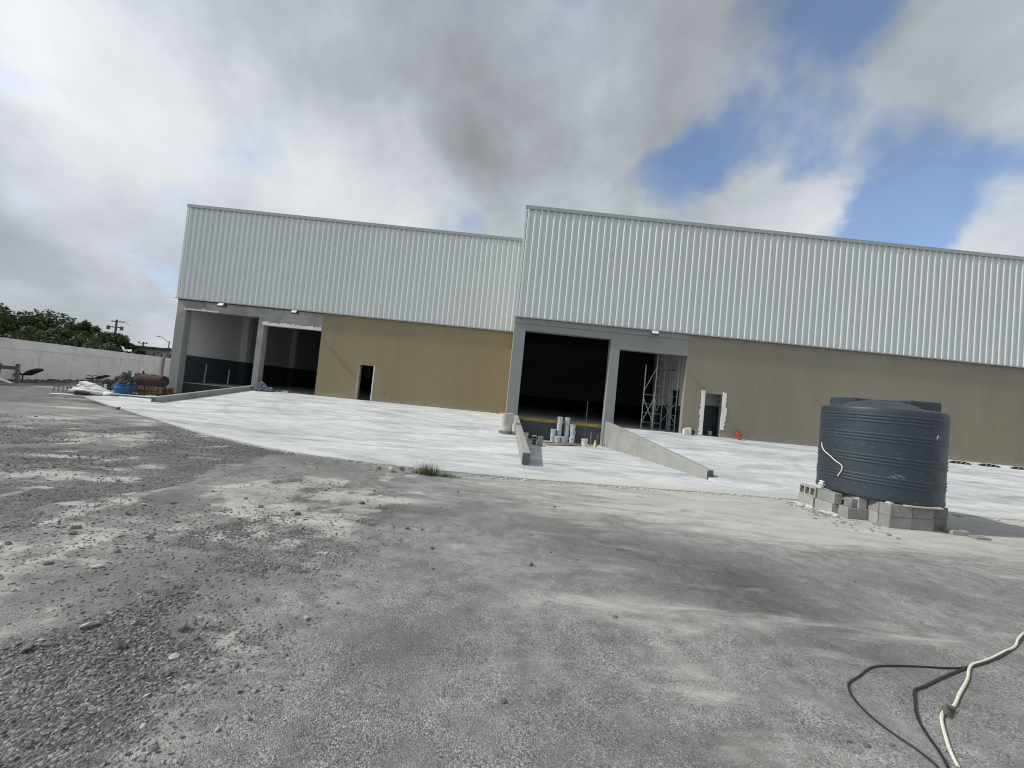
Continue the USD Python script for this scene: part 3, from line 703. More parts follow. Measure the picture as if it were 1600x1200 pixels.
part(h2, 'corner_flashing', cat(bx(X0 - 0.034, X0 - 0.03, V + CAP - 0.045, 22.0, CB2 - 0.02, TP2 - 0.01), bx(X0 - 0.029, X0 + 0.07, V + CAP - 0.048, V + CAP - 0.043, CB2 - 0.02, TP2 - 0.161)), MAT['sheet'])
part(h2, 'drip_flashing', cat(bx(X0 - 0.03, X1, V + CAP - 0.076, V + CAP - 0.072, CB2 - 0.05, CB2 - 0.012), bx(X0 - 0.03, X1, V + CAP - 0.072, V - 0.056, CB2 - 0.012, CB2 - 0.008)), MAT['flash'])
# office partition seen through the second bay
part(h2, 'partition', cat(bx(8.62, 8.80, 18.45, 19.15, FL2, 4.9), bx(8.62, 8.80, 20.25, 21.9, FL2, 4.9), bx(8.62, 8.80, 19.15, 20.25, 2.75, 4.9)), MAT['whitewall'], label='white partition with a doorway behind the scaffold')
part(h2, 'partition_post', bx(8.45, 8.85, 21.91, 22.3, FL2, 9.9), MAT['greypaint'])
part(h2, 'partition_base', bx(8.606, 8.618, 18.45, 19.15, FL2, 1.95), MAT['dado'])
part(h2, 'partition_base', bx(8.606, 8.618, 20.25, 21.9, FL2, 1.95), MAT['dado'])
# lobby behind the small doorway
part(h2, 'lobby_wall', cat(bx(8.9, 11.2, 19.1, 19.2, 2.12, 4.4), bx(8.9, 9.0, 18.3, 19.1, 2.12, 4.4), bx(11.1, 11.2, 18.3, 19.1, 2.12, 4.4)), MAT['whitewall'])
part(h2, 'lobby_dado', cat(bx(8.9, 11.2, 19.1, 19.2, FL2, 2.118), bx(8.9, 9.0, 18.3, 19.1, FL2, 2.118), bx(11.1, 11.2, 18.3, 19.1, FL2, 2.118)), surf('slate_lobby', (0.085, 0.10, 0.115), rough=0.6))
eb = part(h2, 'meter_box', cbx(9.66, 9.84, 19.02, 19.10, 1.78, 2.38, 0.01), MAT['steel'], label='grey meter box on the lobby wall')


def ragged_v(xa, xb, z0, z1, y, seed, outer):
    """A vertical smear of plaster: one straight side at the opening, the other ragged."""
    g = np.random.default_rng(seed)
    zs = np.arange(z0, z1 + 1e-6, 0.07)
    sgn = -1 if outer < 0 else 1
    wid = np.abs(xb - xa)
    rag = [(xa + sgn * (wid * (0.55 + 0.5 * meshkit.fbm(np.array([z * 2.6, seed, 0.5]), 4, seed)) + g.normal(0, 0.018)), z) for z in zs]
    poly = Polygon([(xa, z0)] + rag + [(xa, z1)]).buffer(0)
    poly = max(poly.geoms, key=lambda q_: q_.area) if poly.geom_type != 'Polygon' else poly
    return prism_y(list(poly.exterior.coords)[:-1], y - 0.008, y + 0.02)


part(h2, 'plaster_patch', ragged_v(9.345, 9.12, FL2 + 0.03, 2.80, V - 0.004, 21, -1), MAT['whiteplaster'])
part(h2, 'plaster_patch', ragged_v(10.175, 10.42, FL2 + 0.35, 2.78, V - 0.004, 22, 1), MAT['whiteplaster'])


# ------------------------------------------------------------------ sloping retaining walls
def slope_wall(name, label, a0, a1, b0, b1, zt_a, zt_b, zb=-0.9):
    """a0, a1: the two corners of the near end (x, y); b0, b1 of the far end."""
    c = 0.012
    v = []
    for (p, zt) in ((a0, zt_a), (a1, zt_a), (b0, zt_b), (b1, zt_b)):
        v.append((*p, zb)); v.append((*p, zt - c))
    mid = lambda p, q_: (p[0] + (q_[0] - p[0]) * c * 4, p[1] + (q_[1] - p[1]) * c * 4)
    for (p, o, zt) in ((a0, a1, zt_a), (a1, a0, zt_a), (b0, b1, zt_b), (b1, b0, zt_b)):
        v.append((*mid(p, o), zt))
    t = thing(name, label, 'wall')
    part(t, 'body', hull(v), MAT['concrete'])
    e = np.array([a0, a1]); n_e = np.array([e[1][1] - e[0][1], -(e[1][0] - e[0][0])]); n_e = n_e / np.linalg.norm(n_e)
    k0, k1 = e[0] + (e[1] - e[0]) * 0.06, e[1] - (e[1] - e[0]) * 0.06
    part(t, 'end_cap', hull([(*(k + n_e * d), z) for k in (k0, k1) for d in (-0.01, 0.005) for z in (zb, zt_a - 0.02)]), MAT['endgrey'], label='dark grey end of the sloping wall')  # near end face given a darker grey than the body
    return t


MAT['endgrey'] = surf('dark_end_grey', (0.105, 0.11, 0.105), rough=0.9, var=0.12, fine=0.06)
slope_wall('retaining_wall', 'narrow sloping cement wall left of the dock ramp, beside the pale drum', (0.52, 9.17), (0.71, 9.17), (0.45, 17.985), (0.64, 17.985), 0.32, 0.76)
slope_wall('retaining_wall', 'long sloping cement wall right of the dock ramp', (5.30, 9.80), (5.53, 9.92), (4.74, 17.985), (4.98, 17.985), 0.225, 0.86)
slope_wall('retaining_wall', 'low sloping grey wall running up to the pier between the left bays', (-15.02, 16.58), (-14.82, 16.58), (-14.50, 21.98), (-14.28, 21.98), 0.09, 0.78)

# ------------------------------------------------------------------ floodlights under the cladding
MAT['lampbody'] = surf('lamp_housing', (0.06, 0.065, 0.065), rough=0.5, bump=0)
MAT['lampface'] = surf('lamp_front', (0.62, 0.64, 0.63), rough=0.35, bump=0, var=0.04)


def floodlight(loc, label):
    t = thing('floodlight', label, 'floodlight', loc, 0, 'floodlights under the cladding')
    hd = rotx(cbx(-0.16, 0.16, -0.05, 0.05, -0.11, 0.11, 0.012), math.radians(-38), c=(0, 0, 0))
    part(t, 'housing', hd, MAT['lampbody'])
    part(t, 'lens', rotx(cbx(-0.14, 0.14, -0.062, -0.052, -0.09, 0.09, 0.003), math.radians(-38), c=(0, 0, 0)), MAT['lampface'])
    part(t, 'bracket', cat(bx(-0.02, 0.02, 0.04, 0.36, 0.03, 0.06), bx(-0.06, 0.06, 0.34, 0.365, -0.04, 0.12)), MAT['lampbody'])
    return t


fl = floodlight((-16.42, 21.64, 5.10), 'small white-faced floodlight above the leftmost loading bay')
dup(fl, (-12.32, 21.64, 5.12), 0, 'small white-faced floodlight above the second bay of the left hall')
dup(fl, (6.58, 17.625, 5.18), 0, 'small white-faced floodlight on the grey band of the right hall')

# ------------------------------------------------------------------ water tank on concrete blocks
def tank_material():
    n, l = {}, []
    n['g'] = ('texture_coordinate', {})
    n['n1'] = ('noise_texture', {'scale': 1.3, 'detail': 6, 'roughness': 0.6}); l.append(('g.object', 'n1.vector'))
    n['n2'] = ('noise_texture', {'scale': 9.0, 'detail': 5, 'roughness': 0.6}); l.append(('mp.vector', 'n2.vector'))
    n['mp'] = ('mapping', {'mapping_type': 'point', 'scale': (1, 1, 3.0)}); l.append(('g.object', 'mp.vector'))
    n['r'] = ('rgb_ramp', {'ramp': [(0.3, (0.022, 0.032, 0.043)), (0.7, (0.031, 0.043, 0.054))]}); l.append(('n1.fac', 'r.fac'))
    n['d'] = ('map_range', {'range_type': 'smoothstep', 'from_min': 0.56, 'from_max': 0.80, 'to_min': 0.0, 'to_max': 0.24}); l.append(('n2.fac', 'd.value'))
    n['mx'] = ('mix_color', {'b': (0.26, 0.28, 0.29)}); l += [('d.result', 'mx.fac'), ('r.color', 'mx.a')]
    n['p'] = ('principled_bsdf', {'roughness': 0.5, 'specular_ior_level': 0.45}); l.append(('mx.result', 'p.base_color'))
    n['nb'] = ('noise_texture', {'scale': 5.0, 'detail': 3}); l.append(('g.object', 'nb.vector'))
    n['bp'] = ('bump', {'strength': 0.12, 'distance': 0.03}); l += [('nb.fac', 'bp.height'), ('bp.normal', 'p.normal')]
    return usdkit.material(stage, '/World/Looks/tank_plastic', n, l, surface='p.BSDF')


MAT['tank'] = tank_material()
TX, TY, TZ, TR = 7.37, 7.47, 0.405, 0.91
tk = thing('water_tank', 'large round slate-blue plastic water tank standing on grey concrete blocks', 'water tank', (TX, TY, TZ))
prof = [(0, 0), (TR * 0.97, 0), (TR * 1.0, 0.015), (TR * 1.012, 0.05), (TR, 0.12)]
for zc_ in (0.36, 0.72, 1.12, 1.46):
    w_ = 0.05
    prof.append((TR, zc_ - w_ * 1.9))
    for k in range(3):
        zz = zc_ + (k - 1) * 0.058
        prof += [(TR, zz - 0.024), (TR + 0.011, zz - 0.009), (TR + 0.011, zz + 0.009), (TR, zz + 0.024)]
    prof.append((TR, zc_ + w_ * 1.9))
prof += [(TR * 1.0, 1.615), (TR * 0.985, 1.65), (TR * 0.955, 1.668), (TR * 0.80, 1.69), (0.62, 1.70), (0.58, 1.715), (0.50, 1.76), (0.36, 1.805), (0.18, 1.835), (0, 1.842)]
part(tk, 'shell', lathe(prof, 96), MAT['tank'], smooth=28)
view_a = math.atan2(-TY, -TX)      # towards the yard
for k, (da, rr) in enumerate(((math.radians(118), 0.0), (math.radians(-122), 0.0), (math.radians(180), 0.0))):
    m = cbx(0.30, 0.80, -0.24, 0.24, 1.60, 1.875, 0.02)
    part(tk, 'top_lug', rotz(m, view_a + da), MAT['tank'])
part(tk, 'manhole_cover', mv(lathe([(0, 0), (0.20, 0), (0.21, 0.012), (0.21, 0.02), (0.18, 0.026), (0, 0.028)], 40), 0, 0, 1.82), MAT['tank'], smooth=30)


def on_tank(ang, z, r=TR):
    return np.array([r * math.cos(ang), r * math.sin(ang), z])


def curved_frame(a0, a1, z0, z1, w, d):
    """A thin raised rectangular frame moulded on the shell."""
    ms = []
    aa = w / TR
    for (p0, p1, q0, q1) in ((a0, a1, z0, z0 + w), (a0, a1, z1 - w, z1), (a0, a0 + aa, z0, z1), (a1 - aa, a1, z0, z1)):
        v = []
        for a in np.linspace(p0, p1, 5):
            for r_ in (TR - 0.01, TR + d):
                for z in (q0, q1):
                    v.append(on_tank(a, z, r_))
        ms.append(hull(v))
    return cat(ms)


def tank_angle(px_shift):
    return view_a + px_shift


# moulded panels: angles measured from the side that faces the yard; positive is to the right in view
for a_, z0_, z1_, wd in ((-0.83, 0.80, 0.94, 0.17), (0.86, 0.77, 0.93, 0.24), (0.86, 0.42, 0.58, 0.22)):
    part(tk, 'moulded_panel', curved_frame(tank_angle(a_ - wd / 2), tank_angle(a_ + wd / 2), z0_, z1_, 0.012, 0.004), MAT['tank'])
MAT['scuff'] = surf('pale_scuff', (0.20, 0.22, 0.235), rough=0.8, bump=0)
scuffs = []
g_ = np.random.default_rng(5)
for k in range(16):
    a_ = tank_angle(0.22 + g_.normal(0, 0.075)); z_ = 0.475 + g_.normal(0, 0.022)
    pts = [on_tank(a_ + s_, z_ - s_ * 0.25 + g_.normal(0, 0.002), TR + 0.0005) for s_ in np.linspace(0, 0.06 + 0.05 * g_.random(), 5)]
    scuffs.append(tube(pts, 0.0022, 4))
part(tk, 'scratches', cat(scuffs), MAT['scuff'], label='pale scratches on the front of the tank', kind='stuff')
st = cat([tube([on_tank(tank_angle(0.95 + dx), 1.24 + dz, TR + 0.001) for dx, dz in seg], 0.0055, 5) for seg in (((-0.03, -0.03), (0.0, 0.02), (0.012, 0.03)), ((-0.005, 0.0), (0.03, -0.012)), ((-0.05, -0.05), (-0.02, -0.04)))])
part(tk, 'sticker_scrap', st, surf('pale_scrap', (0.55, 0.57, 0.58), bump=0))
MAT['whitecord'] = surf('off_white_rope', (0.62, 0.60, 0.50), rough=0.9, var=0.1, fscale=120, fine=0.2)


def rope_strands(path, r, twist=60, n=3):
    """Three strands laid round each other along a path."""
    p = np.asarray(path, float)
    d = np.r_[0, np.cumsum(np.linalg.norm(np.diff(p, axis=0), axis=1))]
    m = max(8, int(d[-1] / (r * 1.6)))
    s = np.linspace(0, d[-1], m)
    c = np.stack([np.interp(s, d, p[:, k]) for k in range(3)], 1)
    t = np.gradient(c, axis=0); t /= np.linalg.norm(t, axis=1, keepdims=True)
    a = np.cross(t, [0, 0, 1.0] if abs(t[0][2]) < .8 else [1.0, 0, 0]); a /= np.linalg.norm(a, axis=1, keepdims=True) + 1e-9
    b = np.cross(t, a)
    return cat([tube(c + 0.5 * r * (np.cos(s * twist + 2 * PI * k / n)[:, None] * a + np.sin(s * twist + 2 * PI * k / n)[:, None] * b), 0.55 * r, 5) for k in range(n)])


def smooth_path(pts, n=60):
    from scipy.interpolate import CubicSpline
    p = np.asarray(pts, float)
    d = np.r_[0, np.cumsum(np.linalg.norm(np.diff(p, axis=0), axis=1))]
    return CubicSpline(d, p)(np.linspace(0, d[-1], n))


cord = [on_tank(tank_angle(a_), z_, TR + 0.020) for a_, z_ in ((-1.10, 0.90), (-1.09, 0.84), (-1.03, 0.775), (-0.935, 0.72), (-0.86, 0.69), (-0.75, 0.635), (-0.64, 0.57), (-0.54, 0.51), (-0.535, 0.47), (-0.567, 0.375), (-0.61, 0.305))]
solo('cord', rope_strands(smooth_path(cord, 90), 0.010), MAT['whitecord'], 'off-white cord hanging crookedly down the left side of the water tank', 'cord', loc=(TX, TY, TZ))
vp = thing('outlet_valve', 'small white plastic valve at the foot of the water tank', 'valve', tuple(np.array([TX, TY, TZ + 0.075]) + np.append(on_tank(tank_angle(-0.92), 0)[:2], 0)), tank_angle(-0.92))
MAT['whiteplastic'] = surf('white_plastic', (0.66, 0.66, 0.63), rough=0.5, bump=0, var=0.06)
part(vp, 'pipe_stub', rod((-0.02, 0, 0), (0.11, 0, 0), 0.026, 12), MAT['whiteplastic'])
part(vp, 'valve_body', cat(rod((0.06, 0, -0.045), (0.06, 0, 0.05), 0.033, 12), rod((0.085, 0, 0), (0.11, 0, 0), 0.034, 10)), MAT['whiteplastic'])
part(vp, 'handle', cbx(0.045, 0.075, -0.06, 0.06, 0.055, 0.075, 0.005), MAT['whiteplastic'])


def block_material(name, col, seed):
    return surf(name, col, rough=0.95, var=0.14, scale=4.0, fine=0.12, fscale=70, bump=0.5, bscale=90, bdist=0.006, stain=tuple(min(1, c * 1.35) for c in col), stain_scale=3.0, stain_lo=0.5, stain_hi=0.72)


MAT['block'] = [block_material('concrete_block_grey', (0.215, 0.215, 0.207), 1), block_material('concrete_block_pale', (0.29, 0.286, 0.268), 2), block_material('concrete_block_dark', (0.16, 0.165, 0.16), 3)]
MAT['hole'] = surf('block_core_wall', (0.16, 0.16, 0.155), rough=0.95, bump=0)


def make_block(x0, x1, y0, y1, z0, z1, label, tone=0, holes=None, chip=0, group='concrete blocks under the water tank', name='concrete_block', cat_='concrete block'):
    """A cement block; holes = 'x', 'y' or 'z': the axis along which its three cores run."""
    import manifold3d as m3
    cx, cy = (x0 + x1) / 2, (y0 + y1) / 2
    L = (x1 - x0, y1 - y0, z1 - z0)
    t = thing(name, label, cat_, (cx, cy, z0), float(rng.normal(0, 0.02)), group)
    body = cbx(-L[0] / 2, L[0] / 2, -L[1] / 2, L[1] / 2, 0, L[2], 0.006)
    mf = m3.Manifold(m3.Mesh(np.array(body.vertices, np.float32), np.array(body.faces, np.uint32)))
    if holes:
        ax = {'x': 0, 'y': 1, 'z': 2}[holes]
        lng = max((k for k in range(3) if k != ax), key=lambda k: L[k])
        oth = 3 - ax - lng
        c0 = [0, 0, L[2] / 2]
        for k in (-1, 0, 1):
            size = [0, 0, 0]
            size[ax] = L[ax] + 0.1; size[lng] = L[lng] / 3 - 0.035; size[oth] = L[oth] - 0.06
            c = list(c0); c[lng] = c0[lng] + k * L[lng] / 3 * 0.97
            mf = mf - m3.Manifold.cube(tuple(size), True).translate(tuple(c))
    me = mf.to_mesh()
    part(t, 'body', trimesh.Trimesh(me.vert_properties[:, :3], me.tri_verts, process=False), MAT['block'][tone])
    if holes:
        part(t, 'core_web', bx(*[v for k in range(3) for v in ((-0.004 if k == ax else -L[k] / 2 + 0.012), (0.004 if k == ax else L[k] / 2 - 0.012))][:4], *(((L[2] / 2 - 0.004, L[2] / 2 + 0.004) if ax == 2 else (0.012, L[2] - 0.012)))), MAT['hole'])
    return t


B = make_block
zt = 0.2
# lower course
B(6.28, 6.48, 7.62, 8.02, 0, zt - .002, 'pale mortar-smeared block lowest at the far left of the tank base', 1)
B(6.30, 6.50, 7.20, 7.60, 0, zt - .002, 'pale mortar-smeared block lowest in the base, second from the far left', 1)
B(6.40, 6.775, 6.97, 7.17, 0, zt - .002, 'grey block lowest in the base below the dark gap left of its middle', 0)
B(6.785, 7.17, 6.80, 7.0, 0, zt - .002, 'grey block in the lower course, set back left of the front corner', 1)
B(6.78, 7.17, 6.585, 6.785, 0, zt - .002, 'lower block at the front corner of the tank base', 0)
B(7.19, 7.575, 6.60, 6.80, 0, zt - .002, 'lower block right of the front corner of the tank base', 0)
B(7.59, 7.97, 6.74, 6.94, 0, zt - .002, 'lower block at the right end of the base, in shade', 2)
# upper course
B(6.29, 6.44, 7.60, 8.0, zt, 2 * zt, 'block on its side with three square holes showing, left end of the base', 1, holes='x')
B(6.32, 6.47, 7.18, 7.58, zt, 2 * zt, 'grey block lying lengthwise between the holed block and the dark end', 0)
B(6.60, 6.76, 6.985, 7.385, zt, 2 * zt, 'pale upper block ending above the lowest grey block', 1)
B(6.785, 6.95, 6.80, 7.19, zt, 2 * zt, 'narrow upper block left of the front corner block', 0)
B(6.775, 7.17, 6.58, 6.78, zt, 2 * zt, 'upper block at the front corner with white mortar on top', 0)
B(7.20, 7.57, 6.605, 6.80, zt, 2 * zt, 'upper block below the loose wooden board', 0)
B(7.60, 7.99, 6.75, 6.95, zt, 2 * zt, 'upper block at the right end of the tank base', 2)
B(6.42, 6.60, 7.175, 7.575, 0, zt - .002, 'pale lower block filling the base behind the lowest dark gap', 1)
B(6.48, 6.59, 7.0, 7.16, zt, zt + 0.16, 'broken half block wedged in the dark gap of the base', 2)
# blocks carrying the middle and the back of the tank
for k, (x_, y_) in enumerate(((7.0, 7.3), (7.6, 7.25), (7.1, 7.85), (7.75, 7.8), (8.05, 7.3))):
    for c_ in (0, 1):
        B(x_ - 0.2, x_ + 0.2, y_ - 0.1, y_ + 0.1, c_ * zt, (c_ + 1) * zt - .002, 'grey block hidden in the dark under the middle of the tank', 2, group='blocks under the middle of the tank')
B(7.83, 8.12, 6.52, 6.68, 0.0, 0.075, 'thin broken slab lying at the right foot of the tank base', 1, group='broken slabs by the tank', name='concrete_slab', cat_='slab')
B(8.06, 8.32, 6.38, 6.50, 0.0, 0.035, 'flat broken slab farthest right beside the tank base', 0, group='broken slabs by the tank', name='concrete_slab', cat_='slab')
MAT['wood'] = surf('weathered_board', (0.42, 0.37, 0.28), rough=0.9, var=0.18, scale=3, stretch=(8, 1, 8), fine=0.1)
solo('wooden_board', rotz(cbx(-0.30, 0.30, -0.055, 0.055, 0, 0.022, 0.003), 0.02), MAT['wood'], 'pale wooden board lying loose on the front of the tank base', 'board', loc=(7.34, 6.59, 0.402), rot=(0.10, -0.03, -0.10))
MAT['mortar'] = surf('spilt_mortar', (0.44, 0.43, 0.40), rough=0.95, var=0.12, bump=0.5, bscale=40)


def lump(seed, sx, sy, sz, sub=2, rough=0.35, flat=True):
    m = trimesh.creation.icosphere(sub)
    v = np.array(m.vertices)
    k = 1 + rough * 2 * (meshkit.fbm(v * 1.6 + seed * 3.1, 3, seed) - 0.5)
    v = v * k[:, None]
    if flat:
        v[:, 2] = np.where(v[:, 2] < -0.25, -0.25 + 0.15 * (v[:, 2] + 0.25), v[:, 2])
        v[:, 2] -= v[:, 2].min()
    return trimesh.Trimesh(v * [sx, sy, sz], m.faces, process=False)


solo('mortar_heap', cat(lump(4, 0.055, 0.05, 0.03), mv(lump(6, 0.03, 0.03, 0.02), 0.07, 0.02, 0)), MAT['mortar'], 'blob of white mortar on top of the front corner block', 'mortar', loc=(6.82, 6.65, 0.398))
solo('mortar_heap', cat([mv(lump(10 + k, 0.05 + 0.04 * (k % 3), 0.05 + 0.03 * (k % 2), 0.02 + 0.012 * (k % 4)), 6.22 - 0.05 * (k % 4) + 0.02 * k, 8.0 - 0.16 * k, 0) for k in range(7)]), MAT['mortar'], 'crumbled pale mortar spilt along the left foot of the tank base', 'mortar')
solo('mortar_heap', lump(33, 0.06, 0.05, 0.05), MAT['mortar'], 'white mortar blob beside the valve on the tank base', 'mortar', loc=(6.35, 7.55, 0.40))

# ------------------------------------------------------------------ drum, dock contents
MAT['drum'] = surf('pale_drum_wall', (0.46, 0.44, 0.40), rough=0.9, var=0.12, scale=2.5, fine=0.08, bump=0.3, bscale=35, stain=(0.34, 0.32, 0.29), stain_scale=2.2, stain_lo=0.5, stain_hi=0.75)
dz = float(z_left(np.array(0.12), np.array(14.6)))
dr = thing('concrete_drum', 'upright pale cement-crusted drum beside the narrow sloping wall', 'drum', (0.10, 14.6, dz - 0.01))
part(dr, 'shell', lathe([(0, 0.05), (0.20, 0.05), (0.235, 0), (0.245, 0.01), (0.243, 0.12), (0.249, 0.14), (0.243, 0.16), (0.243, 0.74), (0.252, 0.75), (0.252, 0.77), (0.235, 0.775), (0.225, 0.74), (0.22, 0.12), (0, 0.12)], 48), MAT['drum'], smooth=35)
part(dr, 'crust', cat([mv(lump(50 + k, 0.03, 0.03, 0.03, 1), 0.243 * math.cos(a_), 0.243 * math.sin(a_), 0.02 + 0.11 * ((k * 7) % 5) / 5) for k, a_ in enumerate(np.linspace(-2.9, -0.3, 26))]), surf('grey_crust', (0.20, 0.20, 0.195), rough=0.95), kind='stuff', label='dark cement crust round the foot of the drum')
solo('plaster_lump', lump(61, 0.06, 0.06, 0.10), MAT['mortar'], 'white plaster lump wedged between the drum and the sloping wall', 'plaster', loc=(0.40, 14.55, float(z_left(np.array(0.4), np.array(14.55)))))
solo('rag', lump(62, 0.09, 0.05, 0.035), MAT['whiteplastic'], 'small white rag left by the foot of the khaki wall', 'rag', loc=(-2.2, 20.2, float(z_left(np.array(-2.2), np.array(20.2)))))
solo('pipe_bracket', cat(tube([(0, 0, 0), (0, 0, 0.27), (0.25, 0, 0.27), (0.25, 0, 0)], 0.012, 6)), surf('bracket_brown', (0.15, 0.125, 0.08)), 'thin bent pipe sticking out at the foot of the khaki wall', 'pipe', loc=(-0.72, 21.9, FL1 - 0.01))

MAT['bucket'] = surf('white_bucket', (0.44, 0.48, 0.50), rough=0.45, var=0.06, bump=0, coords='object', stain=(0.24, 0.30, 0.34), stain_scale=5, stain_lo=0.5, stain_hi=0.62)  # bluish shade of the dock is mixed into the white of these buckets
MAT['bucketdirty'] = surf('cream_bucket', (0.55, 0.54, 0.47), rough=0.55, var=0.1, bump=0, coords='object', stain=(0.30, 0.31, 0.30), stain_scale=5, stain_lo=0.52, stain_hi=0.66)
MAT['wire'] = surf('steel_wire', (0.22, 0.22, 0.22), rough=0.4, metallic=0.6, bump=0)


def bucket(name, loc, label, group, mat, lid=True, h=0.29, r=0.125, rot=0.0):
    t = thing(name, label, 'bucket', loc, rot, group)
    pr = [(0, 0), (r * 0.86, 0), (r * 0.88, 0.008), (r * 0.97, h * 0.78), (r * 1.05, h * 0.785), (r * 1.05, h * 0.81), (r * 0.98, h * 0.815), (r * 1.0, h - 0.02), (r * 1.04, h - 0.018), (r * 1.04, h)]
    if lid:
        pr += [(r * 1.0, h + 0.004), (r * 0.92, h + 0.006), (r * 0.90, h - 0.004), (0, h - 0.004)]
    else:
        pr += [(r * 0.97, h), (r * 0.84, 0.02), (0, 0.02)]
    part(t, 'pail', lathe(pr, 28), mat, smooth=35)
    arc = [(r * 1.06 * math.cos(a_), -r * 0.55 * math.sin(a_) - r * 0.35, h * 0.82 - 0.12 * math.sin(a_)) for a_ in np.linspace(0, PI, 9)]
    part(t, 'handle', tube(arc, 0.0035, 5), MAT['wire'])
    return t


dzf = lambda y: float(z_mid(np.array(0.0), np.array(float(y))))
HB = 0.29
first = None
stacks = [(2.34, 17.9, 2, 'leftmost bucket stack in the dock'), (2.62, 17.98, 4, 'left tall bucket stack in the dock'), (2.98, 18.0, 4, 'right tall bucket stack in the dock'), (3.24, 17.9, 3, 'rightmost bucket stack in the dock')]
pos_word = {2: ['bottom', 'top'], 3: ['bottom', 'middle', 'top'], 4: ['bottom', 'second from the bottom', 'second from the top', 'top']}
gb = 'paint buckets stacked in the dock'
for sx_, sy_, cnt, nm in stacks:
    for k in range(cnt):
        lab = f'white paint bucket, {pos_word[cnt][k]} of the {nm}'
        loc_ = (sx_ + float(rng.normal(0, 0.006)), sy_, dzf(sy_) + k * (HB + 0.006))
        if first is None:
            first = bucket('paint_bucket', loc_, lab, gb, MAT['bucket'])
        else:
            dup(first, loc_, float(rng.uniform(-3, 3)), lab)
dup(first, (2.52, 17.6, dzf(17.6)), 0.4, 'single white bucket standing before the left tall stack')
dup(first, (2.78, 17.66, dzf(17.66)), 1.4, 'single white bucket standing between the two tall stacks')
dup(first, (3.18, 17.6, dzf(17.6)), -0.4, 'single white bucket standing before the rightmost stack')
bucket('white_bucket', (0.98, 16.9, dzf(16.9)), 'open white bucket standing left in the dock near the narrow wall', 'loose white buckets', MAT['bucketdirty'], False, 0.36, 0.15)
bucket('white_bucket', (3.62, 16.9, dzf(16.9)), 'dirty white bucket standing right in the dock near the bottle', 'loose white buckets', MAT['bucketdirty'], False, 0.34, 0.14, 0.5)
MAT['darkplank'] = surf('dark_plank', (0.13, 0.115, 0.10), rough=0.85, var=0.2, scale=3)
MAT['pinkplank'] = surf('raw_plank', (0.38, 0.31, 0.27), rough=0.85, var=0.2, scale=3)
yy = 16.35
B(1.40, 1.58, 14.8, 15.0, dzf(14.9), dzf(14.9) + 0.38, 'concrete block standing on end in the dock before the planks', 0, holes=None, group='loose blocks in the dock')
B(1.20, 1.36, 15.2, 15.55, dzf(15.4), dzf(15.4) + 0.36, 'hollow concrete block standing behind the other at the plank ends', 1, holes='y', group='loose blocks in the dock')
planks = [((1.9, 15.6), (3.55, 17.0), 'reddish plank lying nearest in the dock', 'darkplank'), ((1.75, 15.7), (3.2, 16.75), 'pale plank lying in the middle of the dock boards', 'pinkplank'), ((1.75, 16.6), (3.7, 17.35), 'dark plank lying just before the bucket stacks', 'darkplank')]
for k, (a_, b_, lab, mt) in enumerate(planks):
    a_, b_ = np.array(a_), np.array(b_)
    L_ = np.linalg.norm(b_ - a_); an = math.atan2(*(b_ - a_)[::-1]); c_ = (a_ + b_) / 2
    solo('plank', cbx(-L_ / 2, L_ / 2, -0.075, 0.075, 0, 0.035, 0.004), MAT[mt], lab, 'plank', 'planks in the dock', loc=(*c_, dzf(c_[1]) + 0.012 * (k + 1)), rot=an)
solo('pole', cat(rod((3.80, 17.75, dzf(17.7)), (3.93, 18.41, 1.75), 0.016, 8)), surf('dull_pole', (0.085, 0.085, 0.08)), 'thin dull pole leaning on the yellow dock edge', 'pole')
bo = thing('bottle', 'slim cream bottle standing on the dock ramp by the long wall', 'bottle', (4.02, 16.6, dzf(16.6)))
part(bo, 'body', lathe([(0, 0), (0.05, 0), (0.055, 0.01), (0.055, 0.20), (0.045, 0.235), (0.022, 0.26), (0.022, 0.30), (0, 0.30)], 20), surf('cream_plastic', (0.60, 0.54, 0.36), bump=0), smooth=35)
part(bo, 'cap', lathe([(0, 0.29), (0.027, 0.29), (0.027, 0.33), (0, 0.332)], 14), MAT['whiteplastic'])
for k, (x_, y_, h_, dx) in enumerate(((3.98, 17.3, 0.62, 0.08), (4.32, 17.5, 0.52, 0.10))):
    solo('short_rod', rod((x_, y_, dzf(y_)), (x_ + dx, y_ + 0.35, dzf(y_) + h_), 0.025, 8), MAT['darkplank'], ('dark stick leaning behind the cream bottle', 'dark stick leaning in the right corner of the dock')[k], 'stick', 'dark sticks in the dock')

# ------------------------------------------------------------------ things by the right hall's front
MAT['pipe'] = surf('galvanised_tube', (0.55, 0.555, 0.55), rough=0.55, metallic=0.0, bump=0, var=0.1)
sc = thing('scaffold', 'grey tubular scaffold tower standing inside the open bay of the right hall', 'scaffold', (0, 0, FL2))


def sframe(pa, pb, ha, hb, rungs):
    fr = part(sc, 'ladder_frame', cat(rod((*pa, 0), (*pa, ha), 0.024, 8), rod((*pb, 0), (*pb, hb), 0.024, 8)), MAT['pipe'])
    for z_ in rungs:
        part(fr, 'rung', rod((*pa, z_), (*pb, z_), 0.016, 6), MAT['pipe'])


